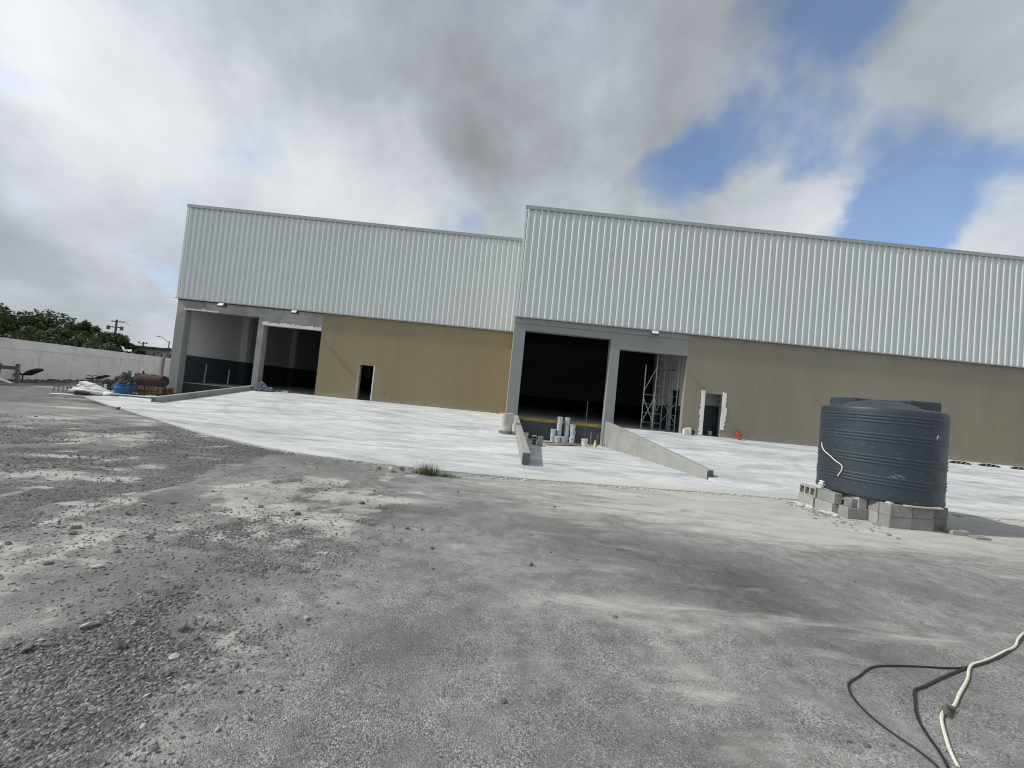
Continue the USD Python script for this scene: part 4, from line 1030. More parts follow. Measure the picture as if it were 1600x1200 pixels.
R1 = np.arange(0.32, 4.0, 0.47)
P1, P2, P3 = (6.86, 19.2), (7.40, 19.15), (8.50, 19.1)
Q1, Q2, Q3 = (7.74, 20.15), (8.22, 20.15), (8.54, 20.15)
sframe(P1, Q1, 3.2, 1.9, R1[:4])
sframe(P2, Q2, 3.95, 3.9, R1[:8])
sframe(P3, Q3, 3.85, 3.4, R1[:7])
for (p_, q_) in (((*P1, 0.3), (*P2, 1.6)), ((*P2, 0.35), (*P1, 1.55)), ((*P1, 1.9), (*P2, 3.1)), ((*P3, 0.4), (*Q2, 1.5)), ((*Q2, 0.4), (*P3, 1.5))):
    part(sc, 'brace', rod(p_, q_, 0.015, 6), MAT['pipe'])
part(sc, 'platform', rotx(cbx(7.5, 8.4, 19.25, 19.52, 2.92, 2.97, 0.006), math.radians(-9), (0, 1, 0), (7.5, 19.3, 2.95)), MAT['darkplank'], label='dark plank laid across the scaffold')
solo('hanging_rope', tube(smooth_path([(7.95, 20.19, 2.25), (7.86, 20.17, 1.9), (7.94, 20.16, 1.62), (8.04, 20.16, 1.9), (7.97, 20.18, 2.3)], 24), 0.016, 6), MAT['whitecord'], 'loop of pale rope hanging on the scaffold', 'rope')
jz = FL2
jc = thing('white_jug', 'squat white plastic jug standing against the khaki wall by the bay', 'jug', (8.52, 17.80, float(z_right(np.array(8.5), np.array(17.8)))))
part(jc, 'body', hull([(sx * (0.17 - 0.02 * (z_ > 0.2)), sy * 0.12, z_) for sx in (-1, 1) for sy in (-1, 1) for z_ in (0.0, 0.25)] + [(0.06, sy * 0.09, 0.33) for sy in (-1, 1)] + [(0.16, sy * 0.08, 0.31) for sy in (-1, 1)]), MAT['bucketdirty'])
part(jc, 'handle', tube([(-0.12, 0, 0.24), (-0.10, 0, 0.31), (0.05, 0, 0.32)], 0.018, 8), MAT['bucketdirty'])
part(jc, 'cap', rod((0.11, 0, 0.31), (0.11, 0, 0.36), 0.03, 12), MAT['bucketdirty'])
wh = thing('spare_wheel', 'small dark rubber wheel leaning on the wall right of the white jug', 'wheel', (8.80, 17.86, float(z_right(np.array(8.8), np.array(17.86))) + 0.12), (0.1, 0, 0))
part(wh, 'tyre', rotx(trimesh.creation.torus(0.09, 0.032, 24, 10), PI / 2), surf('old_rubber', (0.03, 0.03, 0.03), rough=0.8, bump=0), smooth=True)
part(wh, 'hub', rotx(trimesh.creation.cylinder(0.065, 0.03, sections=18), PI / 2), MAT['browntrim'])
fe = thing('fire_extinguisher', 'red fire extinguisher leaning on the khaki wall right of the small doorway', 'extinguisher', (10.98, 17.72, float(z_right(np.array(10.9), np.array(17.7)))), (-0.22, -0.24, 0))
MAT['red'] = surf('red_paint', (0.36, 0.035, 0.025), rough=0.4, bump=0, spec=0.5)
part(fe, 'cylinder', lathe([(0, 0), (0.072, 0), (0.078, 0.015), (0.078, 0.32), (0.06, 0.37), (0.025, 0.39), (0, 0.39)], 24), MAT['red'], smooth=35)
part(fe, 'valve', cat(rod((0, 0, 0.38), (0, 0, 0.43), 0.02, 10), cbx(-0.07, 0.05, -0.014, 0.014, 0.43, 0.455, 0.004)), MAT['lampbody'])
part(fe, 'hose', tube(smooth_path([(0.03, 0, 0.41), (0.10, -0.03, 0.36), (0.10, -0.05, 0.20), (0.085, -0.05, 0.08)], 16), 0.012, 6), MAT['lampbody'])
bucket('white_bucket', (10.02, 18.6, FL2), 'small white bucket on the floor inside the white-edged doorway', 'loose white buckets', MAT['bucketdirty'], False, 0.22, 0.10)
bucket('white_bucket', (-7.86, 22.8, FL1), 'white bucket on the floor inside the small doorway of the left hall', 'loose white buckets', MAT['bucketdirty'], False, 0.34, 0.15)

MAT['rubber'] = surf('black_rubber', (0.022, 0.022, 0.022), rough=0.75, bump=0.2)
MAT['stripe'] = surf('yellow_stripe', (0.50, 0.36, 0.08), rough=0.6, bump=0, var=0.2)


def wheel_stop(loc, label):
    t = thing('wheel_stop', label, 'wheel stop', loc, 0, 'wheel stops along the right wall')
    pf = [(-0.45, 0), (0.45, 0), (0.40, 0.045), (0.20, 0.105), (-0.20, 0.105), (-0.40, 0.045)]
    part(t, 'body', prism_y(pf, -0.08, 0.08), MAT['rubber'])
    for x_ in (-0.24, -0.02, 0.2):
        ztop = 0.106
        part(t, 'stripe', prism_y([(x_ - 0.06, 0.02), (x_ + 0.0, 0.02), (x_ + 0.06, 0.09), (x_ + 0.0, 0.09)], -0.083, -0.0795), MAT['stripe'])
    return t


zr = lambda x, y: float(z_right(np.array(float(x)), np.array(float(y))))
ws = wheel_stop((20.5, 17.0, zr(20.5, 17.0)), 'black and yellow wheel stop nearest the tank along the khaki wall')
dup(ws, (21.88, 17.02, zr(21.9, 17.02)), 0.01, 'black and yellow wheel stop, middle one of three along the khaki wall')
dup(ws, (23.38, 17.03, zr(23.4, 17.03)), -0.01, 'black and yellow wheel stop cut by the right edge of the photo')

# things in and before the left bays
MAT['tarp'] = surf('blue_grey_tarp', (0.12, 0.135, 0.17), rough=0.7, bump=0.2)


def crumple(seed, sx, sy, sz, sub=4, peaks=2.4, amp=0.55):
    m = trimesh.creation.icosphere(sub)
    v = np.array(m.vertices)
    k = 1 + amp * (meshkit.fbm(v * peaks + seed, 4, seed) - 0.5) * 2
    rg = np.abs(meshkit.fbm(v * peaks * 1.3 + seed + 9, 3, seed + 1) - 0.5) * 2
    v = v * (k * (1 - 0.35 * amp * (1 - rg)))[:, None]
    v[:, 2] = np.maximum(v[:, 2], -0.2) + 0.2
    return trimesh.Trimesh(v * [sx, sy, sz], m.faces, process=False)


solo('tarpaulin', cat(crumple(3, 0.42, 0.28, 0.42), mv(crumple(8, 0.38, 0.25, 0.22), 0.45, 0.02, 0)), MAT['tarp'], 'crumpled blue-grey tarpaulin heaped at the foot of the pier by the second bay', 'tarpaulin', loc=(-13.85, 21.85, FL1 - 0.03))
solo('carton', cbx(-0.16, 0.16, -0.1, 0.1, 0, 0.1, 0.005), MAT['wood'], 'small flat carton on the threshold of the second bay', 'carton', loc=(-12.6, 22.2, FL1 - 0.002))
for k, (x_, h_) in enumerate(((-17.55, 1.15), (-16.2, 0.95))):
    solo('timber_post', rod((x_, 22.55, FL1), (x_ - 0.12, 22.75, FL1 + h_), 0.035, 6), surf(f'grey_timber_{"ab"[k]}', (0.14, 0.145, 0.14)), ('taller grey stake standing inside the leftmost bay', 'shorter grey stake standing inside the leftmost bay')[k], 'stake', 'stakes in the leftmost bay')

# ------------------------------------------------------------------ boundary wall on the left
WA, WB = np.array([-19.6, 3.7]), np.array([-45.0, 62.8])
wd_ = (WB - WA) / np.linalg.norm(WB - WA)
wang = math.atan2(wd_[1], wd_[0])
bw = thing('boundary_wall', 'long pale rendered boundary wall along the left side of the yard', 'wall', (*WA, 0), wang)
WL = float(np.linalg.norm(WB - WA))
seg = 3.05
for k in range(int(WL / seg)):
    x_ = k * seg
    part(bw, 'wall_panel', bx(x_ + 0.1495, x_ + seg - 0.1495, -0.11, 0.11, -1.0, 1.5515), MAT['boundary'])
    part(bw, 'pilaster', bx(x_ - 0.15, x_ + 0.15, -0.125, 0.125, -1.0, 1.548), MAT['boundary'])
    part(bw, 'top_course', bx(x_ - 0.1499, x_ + seg - 0.1501, -0.132, 0.132, 1.552, 2.07 + float(rng.normal(0, 0.004))), MAT['boundary'])
# face of the yard side is the right-hand one (towards +x), which is -y locally
solo('downpipe', rod((-34.35, 38.75, -0.3), (-34.35, 38.75, 2.5), 0.09, 8), surf('grey_downpipe', (0.20, 0.20, 0.19)), 'dark grey pipe standing against the boundary wall near the hall', 'pipe')

# ------------------------------------------------------------------ trees, poles and a house beyond the wall
MAT['bark'] = surf('tree_bark', (0.06, 0.048, 0.036), rough=0.95, bump=0.4, bscale=12)


def leaf_material(name, a, b):
    n, l = {}, []
    n['g'] = ('geometry', {})
    n['n1'] = ('noise_texture', {'scale': 0.9, 'detail': 3}); l.append(('g.position', 'n1.vector'))
    n['n2'] = ('noise_texture', {'scale': 9.0, 'detail': 2}); l.append(('g.position', 'n2.vector'))
    n['ad'] = ('math', {'math_type': 'multiply_add', 'value2': 0.6}); l += [('n1.fac', 'ad.value1'), ('h.value', 'ad.value3')]
    n['h'] = ('math', {'math_type': 'multiply', 'value2': 0.4}); l.append(('n2.fac', 'h.value1'))
    n['r'] = ('rgb_ramp', {'ramp': [(0.35, a), (0.65, b)]}); l.append(('ad.value', 'r.fac'))
    n['p'] = ('principled_bsdf', {'roughness': 0.6, 'specular_ior_level': 0.3}); l.append(('r.color', 'p.base_color'))
    n['t'] = ('translucent_bsdf', {}); l.append(('r.color', 't.color'))
    n['m'] = ('mix_closure', {'fac': 0.25}); l += [('p.BSDF', 'm.closure1'), ('t.BSDF', 'm.closure2')]
    return usdkit.material(stage, f'/World/Looks/{name}', n, l, surface='m.closure')


MAT['leaf_dark'] = leaf_material('dark_leaves', (0.026, 0.044, 0.018), (0.055, 0.080, 0.032))
MAT['leaf_mid'] = leaf_material('mid_leaves', (0.036, 0.064, 0.024), (0.080, 0.120, 0.042))
MAT['leaf_light'] = leaf_material('light_leaves', (0.065, 0.10, 0.038), (0.12, 0.16, 0.06))


def leaves(clumps, n, size, seed, long=1.0):
    """Leaf-sized faces spread through a set of ellipsoids (cx, cy, cz, rx, ry, rz)."""
    g = np.random.default_rng(seed)
    vol = np.array([c[3] * c[4] * c[5] for c in clumps]) ** 0.8
    which = g.choice(len(clumps), n, p=vol / vol.sum())
    C = np.array(clumps)[which]
    d = g.normal(size=(n, 3)); d /= np.linalg.norm(d, axis=1, keepdims=True)
    rr = (0.35 + 0.65 * g.random(n) ** 0.5) * (0.75 + 0.5 * meshkit.fbm(d * 2.2 + which[:, None] * 7.7, 3, seed))
    P = C[:, :3] + d * rr[:, None] * C[:, 3:]
    nrm = d * 0.6 + g.normal(size=(n, 3)) * 0.7; nrm /= np.linalg.norm(nrm, axis=1, keepdims=True)
    u = np.cross(nrm, g.normal(size=(n, 3))); u /= np.linalg.norm(u, axis=1, keepdims=True)
    w = np.cross(nrm, u)
    s = size * (0.6 + 0.8 * g.random(n))[:, None]
    V = np.stack([P - u * s * long, P + w * s * 0.5, P + u * s * long, P - w * s * 0.5], 1).reshape(-1, 3)
    i = np.arange(n) * 4
    F = np.vstack([np.stack([i, i + 1, i + 2], 1), np.stack([i, i + 2, i + 3], 1)])
    return trimesh.Trimesh(V, F, process=False)


def tree(name, label, cat_, loc, trunk_h, r0, clumps, n, size, mat, seed, group=None, long=1.0):
    t = thing(name, label, cat_, loc, 0, group)
    g = np.random.default_rng(seed)
    if trunk_h > 0:
        b = [(0, 0, -0.3), (g.normal(0, .1), g.normal(0, .1), trunk_h * 0.5), (g.normal(0, .15), g.normal(0, .15), trunk_h)]
        part(t, 'trunk', tube(smooth_path(b, 8), np.linspace(r0, r0 * 0.7, 8), 8), MAT['bark'])
        for c in clumps:
            e = np.array(c[:3])
            s0 = np.array(b[-1]) * (0.8 if e[2] > trunk_h else 0.6)
            m = (s0 + e) / 2 + g.normal(0, 0.2, 3) - [0, 0, 0.2]
            part(t, 'limb', tube(smooth_path([s0, m, e], 7), np.linspace(r0 * 0.5, r0 * 0.1, 7), 6), MAT['bark'])
    part(t, 'crown', leaves(clumps, n, size, seed, long), mat)
    return t


def ring_clumps(seed, n, rx, ry, z0, z1, r, jitter=0.3):
    g = np.random.default_rng(seed)
    out = []
    for k in range(n):
        a = 2 * PI * k / n + g.normal(0, 0.3); q_ = math.sqrt(g.random()) * 0.9
        z = z0 + (z1 - z0) * (1 - q_ * q_) * (0.6 + 0.4 * g.random()) + (z1 - z0) * 0.1 * g.random()
        s_ = r * (1 + g.normal(0, jitter))
        out.append((q_ * rx * math.cos(a), q_ * ry * math.sin(a), z, s_ * 1.2, s_ * 1.2, s_ * 0.8))
    return out


GB = -0.3
tree('broad_tree', 'broad dark spreading tree at the far left beyond the boundary wall', 'tree', (-80.5, 62, GB), 3.2, 0.32,
     ring_clumps(3, 15, 8.0, 7.0, 3.9, 7.2, 1.8) + [(3.0, 0, 4.6, 2.0, 2, 0.9), (5.2, 0, 5.0, 1.3, 1.3, 0.8), (-3, 0, 4.2, 2.4, 2, 0.9), (-0.3, 0, 7.6, 0.8, 0.8, 0.7), (-6, 0, 5.5, 2.5, 2.0, 1.4)], 8000, 0.27, MAT['leaf_dark'], 11)
tree('feathery_bush', 'thin feathery lighter green shrub right of the broad tree', 'shrub', (-73.2, 60, GB), 1.6, 0.12,
     [(-0.8, -1, 3.6, 1.1, 1, 0.9), (0.5, -1, 4.5, 0.9, 1, 0.9), (0.2, -1, 3.0, 1.9, 1.2, 1.1), (1.3, -1, 3.2, 1.1, 1, 1.0)], 2300, 0.17, MAT['leaf_light'], 12, long=1.5)
tree('bushy_tree', 'spiky leafed green tree in the middle beyond the boundary wall', 'tree', (-67.5, 61, GB), 2.2, 0.22,
     ring_clumps(7, 14, 4.6, 4.0, 3.4, 6.2, 0.8) + [(-2.8, 0, 4.4, 1.0, 1, 0.8), (3.4, 0, 4.6, 1.2, 1, 0.8), (0.6, 0, 6.5, 0.5, 0.5, 0.7), (-1.5, 0, 6.1, 0.5, 0.5, 0.6), (2.2, 0, 5.9, 0.5, 0.5, 0.6)], 4300, 0.24, MAT['leaf_mid'], 13, long=1.7)
tree('bushy_tree', 'ragged dark tree before the utility pole', 'tree', (-61.6, 60, GB), 2.4, 0.2,
     ring_clumps(9, 9, 2.6, 2.4, 3.3, 5.2, 0.85) + [(1.6, 0, 4.4, 0.7, 0.7, 0.6), (-1.8, 0, 4.9, 0.6, 0.8, 0.6), (0.2, 0, 3.2, 1.3, 1.2, 0.9)], 2200, 0.24, MAT['leaf_mid'], 14, long=1.3)
for k, (x_, y_, w_, h_, mt, lab) in enumerate(((-70.0, 55.5, 3.2, 2.4, 'leaf_dark', 'dark low bush below the feathery shrub'), (-63.5, 55, 3.4, 2.5, 'leaf_dark', 'dark low bush below the spiky tree'), (-57.5, 54, 2.6, 2.4, 'leaf_mid', 'olive green bush below the utility pole'),
                                              (-61.2, 55.6, 2.4, 2.7, 'leaf_mid', 'leafy bush right below the middle of the spiky tree'), (-77.5, 57, 2.6, 1.6, 'leaf_light', 'pale green low bush under the broad tree'), (-54.0, 55.2, 1.5, 2.4, 'leaf_dark', 'dark bush at the left end of the painted house'), (-48.5, 56.5, 1.6, 2.3, 'leaf_mid', 'green bush below the street lamp'))):
    h_ *= (1.45, 1.4, 1.3, 1.45, 1.3, 1.0, 1.15)[k]
    tree('bush', lab, 'bush', (x_, y_, GB), 0, 0.1, [(dx * w_, 0.4 * (i % 2), h_ * (0.45 + 0.18 * ((i * 5) % 3)), w_ * 0.42, w_ * 0.4, h_ * 0.42) for i, dx in enumerate((-0.7, -0.3, 0.1, 0.45, 0.75))], 2200, 0.2, MAT[mt], 20 + k, 'bushes behind the boundary wall')

MAT['polegrey'] = surf('weathered_pole', (0.10, 0.095, 0.09), rough=0.9, bump=0)
up = thing('utility_pole', 'tall dark utility pole with two crossarms above the trees', 'utility pole', (-66.2, 65, GB))
part(up, 'pole', rod((0, 0, 0), (0, 0, 8.2), 0.19, 10, 0.14), MAT['polegrey'])
for z_, w_, dx in ((7.85, 1.05, 0.35), (6.9, 1.15, 0.1)):
    ca = part(up, 'crossarm', bx(dx - w_, dx + w_, -0.22, -0.12, z_ - 0.07, z_ + 0.07), MAT['polegrey'])
    for q_ in (-0.9, -0.45, 0.45, 0.9):
        part(ca, 'insulator', lathe([(0, 0), (0.06, 0), (0.08, 0.06), (0.04, 0.1), (0.06, 0.16), (0, 0.2)], 10).apply_translation((dx + q_ * w_, -0.17, z_ + 0.07)), MAT['lampface'])
for q_ in (-1.0, 1.2):
    part(up, 'transformer', lathe([(0, -0.3), (0.2, -0.3), (0.22, -0.25), (0.22, 0.28), (0.1, 0.36), (0, 0.36)], 14).apply_translation((q_, -0.25, 6.75)), MAT['polegrey'])
part(up, 'wire_drop', tube(smooth_path([(1.3, -0.17, 8.0), (1.8, -0.17, 7.75), (2.3, -0.17, 7.3)], 10), 0.03, 5), MAT['polegrey'])
u2 = thing('utility_pole', 'small distant utility pole rising behind the painted house', 'utility pole', (-75.5, 80, GB))
part(u2, 'pole', rod((0, 0, 0), (0, 0, 5.6), 0.15, 8), MAT['polegrey'])
part(u2, 'crossarm', bx(-0.9, 0.9, -0.15, -0.07, 5.25, 5.38), MAT['polegrey'])
for q_ in (-0.85, 0.75):
    part(u2, 'insulator', bx(q_ - 0.07, q_ + 0.07, -0.17, -0.03, 5.38, 5.62), MAT['polegrey'])
sl = thing('street_lamp', 'street lamp with a long arm reaching left beside the hall corner', 'street lamp', (-65.9, 75, GB))
part(sl, 'pole', rod((0, 0, 0), (0, 0, 6.0), 0.11, 10, 0.09), MAT['polegrey'])
part(sl, 'arm', tube(smooth_path([(0, 0, 5.75), (-0.9, 0, 6.25), (-1.6, 0, 6.65), (-1.95, 0, 6.72)], 14), 0.05, 6), MAT['polegrey'])
part(sl, 'lamp_head', hull([(-1.9 - dx, sy * 0.13 * w_, 6.70 + dz) for dx, w_, dz in ((0, 0.6, 0.08), (0.15, 1, 0.14), (0.65, 0.8, 0.10), (0.8, 0.4, 0.02), (0.5, 0.9, -0.06), (0.1, 0.8, -0.04)) for sy in (-1, 1)]), MAT['flash'])
part(sl, 'lower_arm', bx(-0.6, 0.5, -0.05, 0.05, 4.6, 4.7), MAT['polegrey'])

hs = thing('painted_house', 'low grey house with dark roof edge and scrawled wall painting beyond the wall', 'house', (-60.2, 62, GB), -0.02)
part(hs, 'wall', wall_xz(0, 6.2, 0, 3.85, 0, 0.2, [(0.75, 2.25, 2.75, 3.35)]), surf('house_render', (0.25, 0.235, 0.23), rough=0.95, var=0.12))
part(hs, 'side_wall', cat(bx(0, 0.2, 0.21, 6, 0, 3.84), bx(6.0, 6.2, 0.21, 6, 0, 3.84), bx(0.21, 5.99, 5.8, 6, 0, 3.84)), MAT['boundary'], kind='stuff')
part(hs, 'roof', cbx(-0.3, 6.5, -0.45, 6.3, 3.86, 4.12, 0.02), surf('dark_roof_edge', (0.05, 0.045, 0.045)), label='dark overhanging flat roof')
wi = part(hs, 'window', bx(0.75, 2.25, 0.10, 0.14, 2.75, 3.35), MAT['rubber'], label='wide dark window opening')
part(wi, 'frame', cat(bx(1.45, 1.52, 0.05, 0.098, 2.76, 3.34), bx(0.76, 2.24, 0.05, 0.098, 3.28, 3.34)), MAT['browntrim'])
part(hs, 'painted_panel', bx(3.2, 5.2, -0.008, -0.002, 2.45, 3.5), surf('faded_pink_panel', (0.36, 0.29, 0.28), var=0.2, scale=3))
MAT['spray'] = surf('dark_spray_paint', (0.05, 0.03, 0.035), bump=0)
strokes = [[(3.35, 2.6), (3.7, 3.4), (4.0, 2.6)], [(3.5, 2.9), (3.9, 2.9)], [(4.0, 3.35), (4.75, 3.35)], [(4.4, 3.35), (4.35, 2.6)], [(4.85, 2.6), (4.9, 3.3), (5.1, 2.9)]]
part(hs, 'wall_writing', cat([tube([(x_, -0.012, z_) for x_, z_ in s_], 0.045, 5) for s_ in strokes]), MAT['spray'], label='large scrawled letters sprayed on the house wall', kind='stuff')

# ------------------------------------------------------------------ odds and ends along the left side of the yard
MAT['oldwood'] = surf('old_grey_wood', (0.13, 0.105, 0.088), rough=0.9, var=0.2, scale=4)
MAT['oldwood2'] = surf('brown_pallet_wood', (0.20, 0.135, 0.085), rough=0.9, var=0.2, scale=4)
MAT['chairblack'] = surf('black_chair_fabric', (0.018, 0.018, 0.02), rough=0.85, bump=0.1)
GL_ = lambda x, y: float(gz(x, y))
wf = thing('trestle', 'dark wooden trestle of two posts and a rail at the left edge by the wall', 'trestle', (-26.02, 20.0, GL_(0, 20)), 0.30)
part(wf, 'post', rotx(cbx(-0.065, 0.065, -0.05, 0.05, -0.1, 0.95, 0.006), 0.05, (0, 1, 0)), MAT['oldwood'])
part(wf, 'post', rotx(cbx(0.74, 0.87, -0.05, 0.05, -0.1, 1.0, 0.006), -0.07, (0, 1, 0), (0.8, 0, 0)), MAT['oldwood'])
part(wf, 'rail', cbx(0.09, 0.77, -0.03, 0.03, 0.68, 0.86, 0.006), MAT['oldwood'])


def office_chair(loc, rot, label, recline, back_len):
    t = thing('office_chair', label, 'chair', loc, rot, 'discarded office chairs by the wall')
    part(t, 'seat', rotx(cbx(-0.27, 0.25, -0.24, 0.24, 0.36, 0.44, 0.03), -0.06, (0, 1, 0), (0, 0, 0.4)), MAT['chairblack'])
    L_ = back_len
    bk = hull([(x_ * 0.055 + 0.10 * (z_ / L_ - 0.4) ** 2, y_, z_) for z_, w_ in ((0.0, 0.17), (0.08, 0.21), (L_ * 0.55, 0.24), (L_ * 0.9, 0.20), (L_, 0.15)) for y_ in (-w_, w_) for x_ in (-1, 1)])
    bk.apply_transform(trimesh.transformations.rotation_matrix(recline, [0, 1, 0])); bk.apply_translation((0.20, 0, 0.42))
    part(t, 'backrest', bk, MAT['chairblack'])
    for s_ in (-1, 1):
        part(t, 'armrest', tube(smooth_path([(0.14, s_ * 0.25, 0.40), (0.12, s_ * 0.28, 0.52), (0.02, s_ * 0.28, 0.57), (-0.14, s_ * 0.27, 0.55)], 14), 0.024, 6), MAT['chairblack'])
    part(t, 'column', rod((0, 0, 0.08), (0, 0, 0.37), 0.03, 10), MAT['lampbody'])
    for k in range(5):
        a_ = 2 * PI * k / 5 + 0.3
        lg = part(t, 'base_leg', hull([(0.03 * math.cos(a_ + s_), 0.03 * math.sin(a_ + s_), z_) for s_ in (-1.5, 1.5) for z_ in (0.07, 0.12)] + [(0.30 * math.cos(a_) + dx, 0.30 * math.sin(a_) + dx, z_) for dx in (-0.015, 0.015) for z_ in (0.05, 0.075)]), MAT['lampbody'])
        part(lg, 'caster', rotx(trimesh.creation.cylinder(0.028, 0.03, sections=12), PI / 2).apply_translation((0.30 * math.cos(a_), 0.30 * math.sin(a_), 0.028)), MAT['rubber'])
    return t


office_chair((-26.95, 21.8, GL_(0, 21.8)), 0.10, 'black office chair leaning far back near the wooden frame', math.radians(58), 0.72)
office_chair((-25.75, 24.3, GL_(0, 24.3)), 0.30, 'black office chair behind the heap of white sacks', math.radians(63), 0.56)
for k, (x_, y_, s_, lab) in enumerate(((-25.9, 19.7, 0.3, 'pale torn board leaning by the left post of the wooden frame'), (-25.25, 19.75, 0.26, 'pale torn board lying by the right post of the wooden frame'))):
    solo('torn_board', cbx(-s_, s_, -0.08, 0.08, 0, 0.02, 0.003), MAT['whiteplaster'], lab, 'board', 'pale boards by the wooden frame', loc=(x_, y_, GL_(0, y_) + 0.10), rot=(0.2, 0.35, 0.3))
solo('cardboard_box', cbx(-0.12, 0.12, -0.1, 0.1, 0, 0.2, 0.006), MAT['oldwood'], 'small dark box at the foot of the boundary wall', 'box', loc=(-27.0, 23.2, GL_(0, 23.2)), rot=0.3)
dbs = []
g_ = np.random.default_rng(15)
for k in range(170):
    tt = g_.random() * 13 + 18.5
    off = 0.35 + abs(g_.normal(0, 0.55))
    p_ = WA + wd_ * tt + np.array([wd_[1], -wd_[0]]) * off
    dbs.append(mv(rotz(lump(k + 200, 0.05 + 0.2 * g_.random() ** 2, 0.06 + 0.07 * g_.random(), 0.03 + 0.09 * g_.random(), 1), g_.random() * 6), p_[0], p_[1], GL_(0, p_[1]) - 0.01))
solo('rubble_strip', cat(dbs), surf('earthy_rubble', (0.10, 0.092, 0.082), rough=0.95, var=0.3, scale=6), 'strip of dark earth and rubble along the foot of the boundary wall', 'rubble', kind='stuff')
tb = thing('small_bench', 'low thin-legged bench beside the heap of white sacks', 'bench', (-20.0, 17.6, GL_(0, 17.6)), 0.1)
part(tb, 'top', cbx(-0.20, 0.20, -0.12, 0.12, 0.22, 0.25, 0.004), MAT['oldwood'])
for sx_ in (-1, 1):
    for sy_ in (-1, 1):
        part(tb, 'leg', rod((sx_ * 0.17, sy_ * 0.09, 0.22), (sx_ * 0.20, sy_ * 0.11, 0), 0.014, 6), MAT['oldwood'])
tw = thing('wire_bundle', 'tangled bundle of dark wire between the bench and the sacks', 'wire bundle', (-19.75, 17.95, GL_(0, 18)))
g_ = np.random.default_rng(16)
loops = []
for k in range(16):
    c_ = np.array([g_.normal(0, 0.1), g_.normal(0, 0.08), 0.16 + g_.normal(0, 0.04)])
    a1 = g_.normal(size=3); a1 /= np.linalg.norm(a1); a2 = np.cross(a1, g_.normal(size=3)); a2 /= np.linalg.norm(a2)
    r_ = 0.12 + 0.06 * g_.random()
    pts = [c_ + r_ * (a1 * math.cos(q_) + a2 * math.sin(q_)) for q_ in np.linspace(0, 5.5, 16)]
    pts = [np.array([p[0], p[1], max(p[2], 0.01)]) for p in pts]
    loops.append(tube(pts, 0.010, 5))
part(tw, 'coil', cat(loops), MAT['oldwood'], kind='stuff')
MAT['sack'] = surf('white_woven_sack', (0.58, 0.58, 0.57), rough=0.8, var=0.08, scale=3, bump=0.4, bscale=18, bdist=0.03, coords='object')
MAT['sackdark'] = surf('dark_sack', (0.045, 0.047, 0.045), rough=0.85, bump=0.3, bscale=18, bdist=0.03)


def sack(seed, L=0.64, Wd=0.40, H=0.19):
    m = trimesh.creation.icosphere(3); v = np.array(m.vertices)
    v = np.sign(v) * np.abs(v) ** 0.62
    v *= (1 + 0.30 * (meshkit.fbm(v * 2.1 + seed, 4, seed) - 0.5))[:, None]
    v[:, 2] += 0.22 * np.sin(v[:, 0] * 3 + seed) + 0.12 * np.sin(v[:, 1] * 5 + 2 * seed)
    v = v * [L / 2, Wd / 2, H / 2] + [0, 0, H / 2]
    return trimesh.Trimesh(v, m.faces, process=False)


spots = [(-19.45, 17.75, 0.0, 0.1, 'lowest sack at the left end of the heap'), (-18.95, 17.65, 0.0, -0.2, 'lowest sack left of the middle of the heap'), (-18.45, 17.6, 0.0, 0.3, 'lowest sack right of the middle of the heap'), (-18.0, 17.75, 0.0, -0.4, 'slumped sack at the right end of the heap'),
         (-19.4, 17.95, 0.12, 0.2, 'sack in the second layer at the left of the heap'), (-18.95, 17.9, 0.13, -0.1, 'sack in the second layer at the middle of the heap'), (-18.5, 17.85, 0.11, 0.5, 'sack sliding off the right of the second layer'),
         (-19.4, 18.05, 0.23, -0.15, 'sack in the third layer at the left of the heap'), (-18.95, 18.0, 0.23, 0.3, 'sack sloping down in the third layer of the heap'), (-19.3, 18.05, 0.34, 0.05, 'topmost sack of the heap')]
for k, (x_, y_, z_, a_, lab) in enumerate(spots):
    solo('sack', sack(k + 1), MAT['sack'], 'white woven ' + lab, 'sack', 'white sacks in a heap', loc=(x_, y_, GL_(0, y_) + z_), rot=(float(rng.normal(0, .08)), float(rng.normal(0, .1)) + (0.25 if z_ > 0.1 and x_ > -18.8 else 0), a_), smooth=True)
solo('sack', sack(40, 0.5, 0.32, 0.17), MAT['sackdark'], 'dark limp sack lying before the heap of white sacks', 'sack', loc=(-18.55, 17.12, GL_(0, 17.1)), rot=0.1, smooth=True)
solo('white_board', cbx(-0.32, 0.32, -0.12, 0.12, 0, 0.03, 0.004), MAT['whiteplaster'], 'white board lying on the ground left of the apron tip', 'board', loc=(-18.35, 16.2, GL_(0, 16.2) + 0.01), rot=0.5)
solo('pipe_stub', rod((0, 0, 0), (0.0, 0, 0.42), 0.05, 10), MAT['whiteplastic'], 'short white pipe standing upright behind the sacks', 'pipe', loc=(-20.5, 20.0, GL_(0, 20)))
bt = thing('blue_tub', 'blue cut-down plastic barrel before the dark heap', 'tub', (-19.85, 20.3, GL_(0, 20.3)))
MAT['blue'] = surf('blue_plastic', (0.035, 0.14, 0.34), rough=0.5, bump=0, var=0.1)
part(bt, 'shell', lathe([(0, 0), (0.34, 0), (0.36, 0.02), (0.37, 0.25), (0.385, 0.27), (0.385, 0.30), (0.37, 0.32), (0.36, 0.50), (0.345, 0.50), (0.33, 0.04), (0, 0.04)], 36), MAT['blue'], smooth=35)
MAT['black'] = surf('black_sheeting', (0.02, 0.021, 0.022), rough=0.6, bump=0.2)
solo('black_sheeting', mv(crumple(12, 0.36, 0.34, 0.22), 0, 0, 0), MAT['black'], 'crumpled black sheeting stuffed into the blue tub', 'sheeting', loc=(-19.8, 20.3, GL_(0, 20.3) + 0.38))
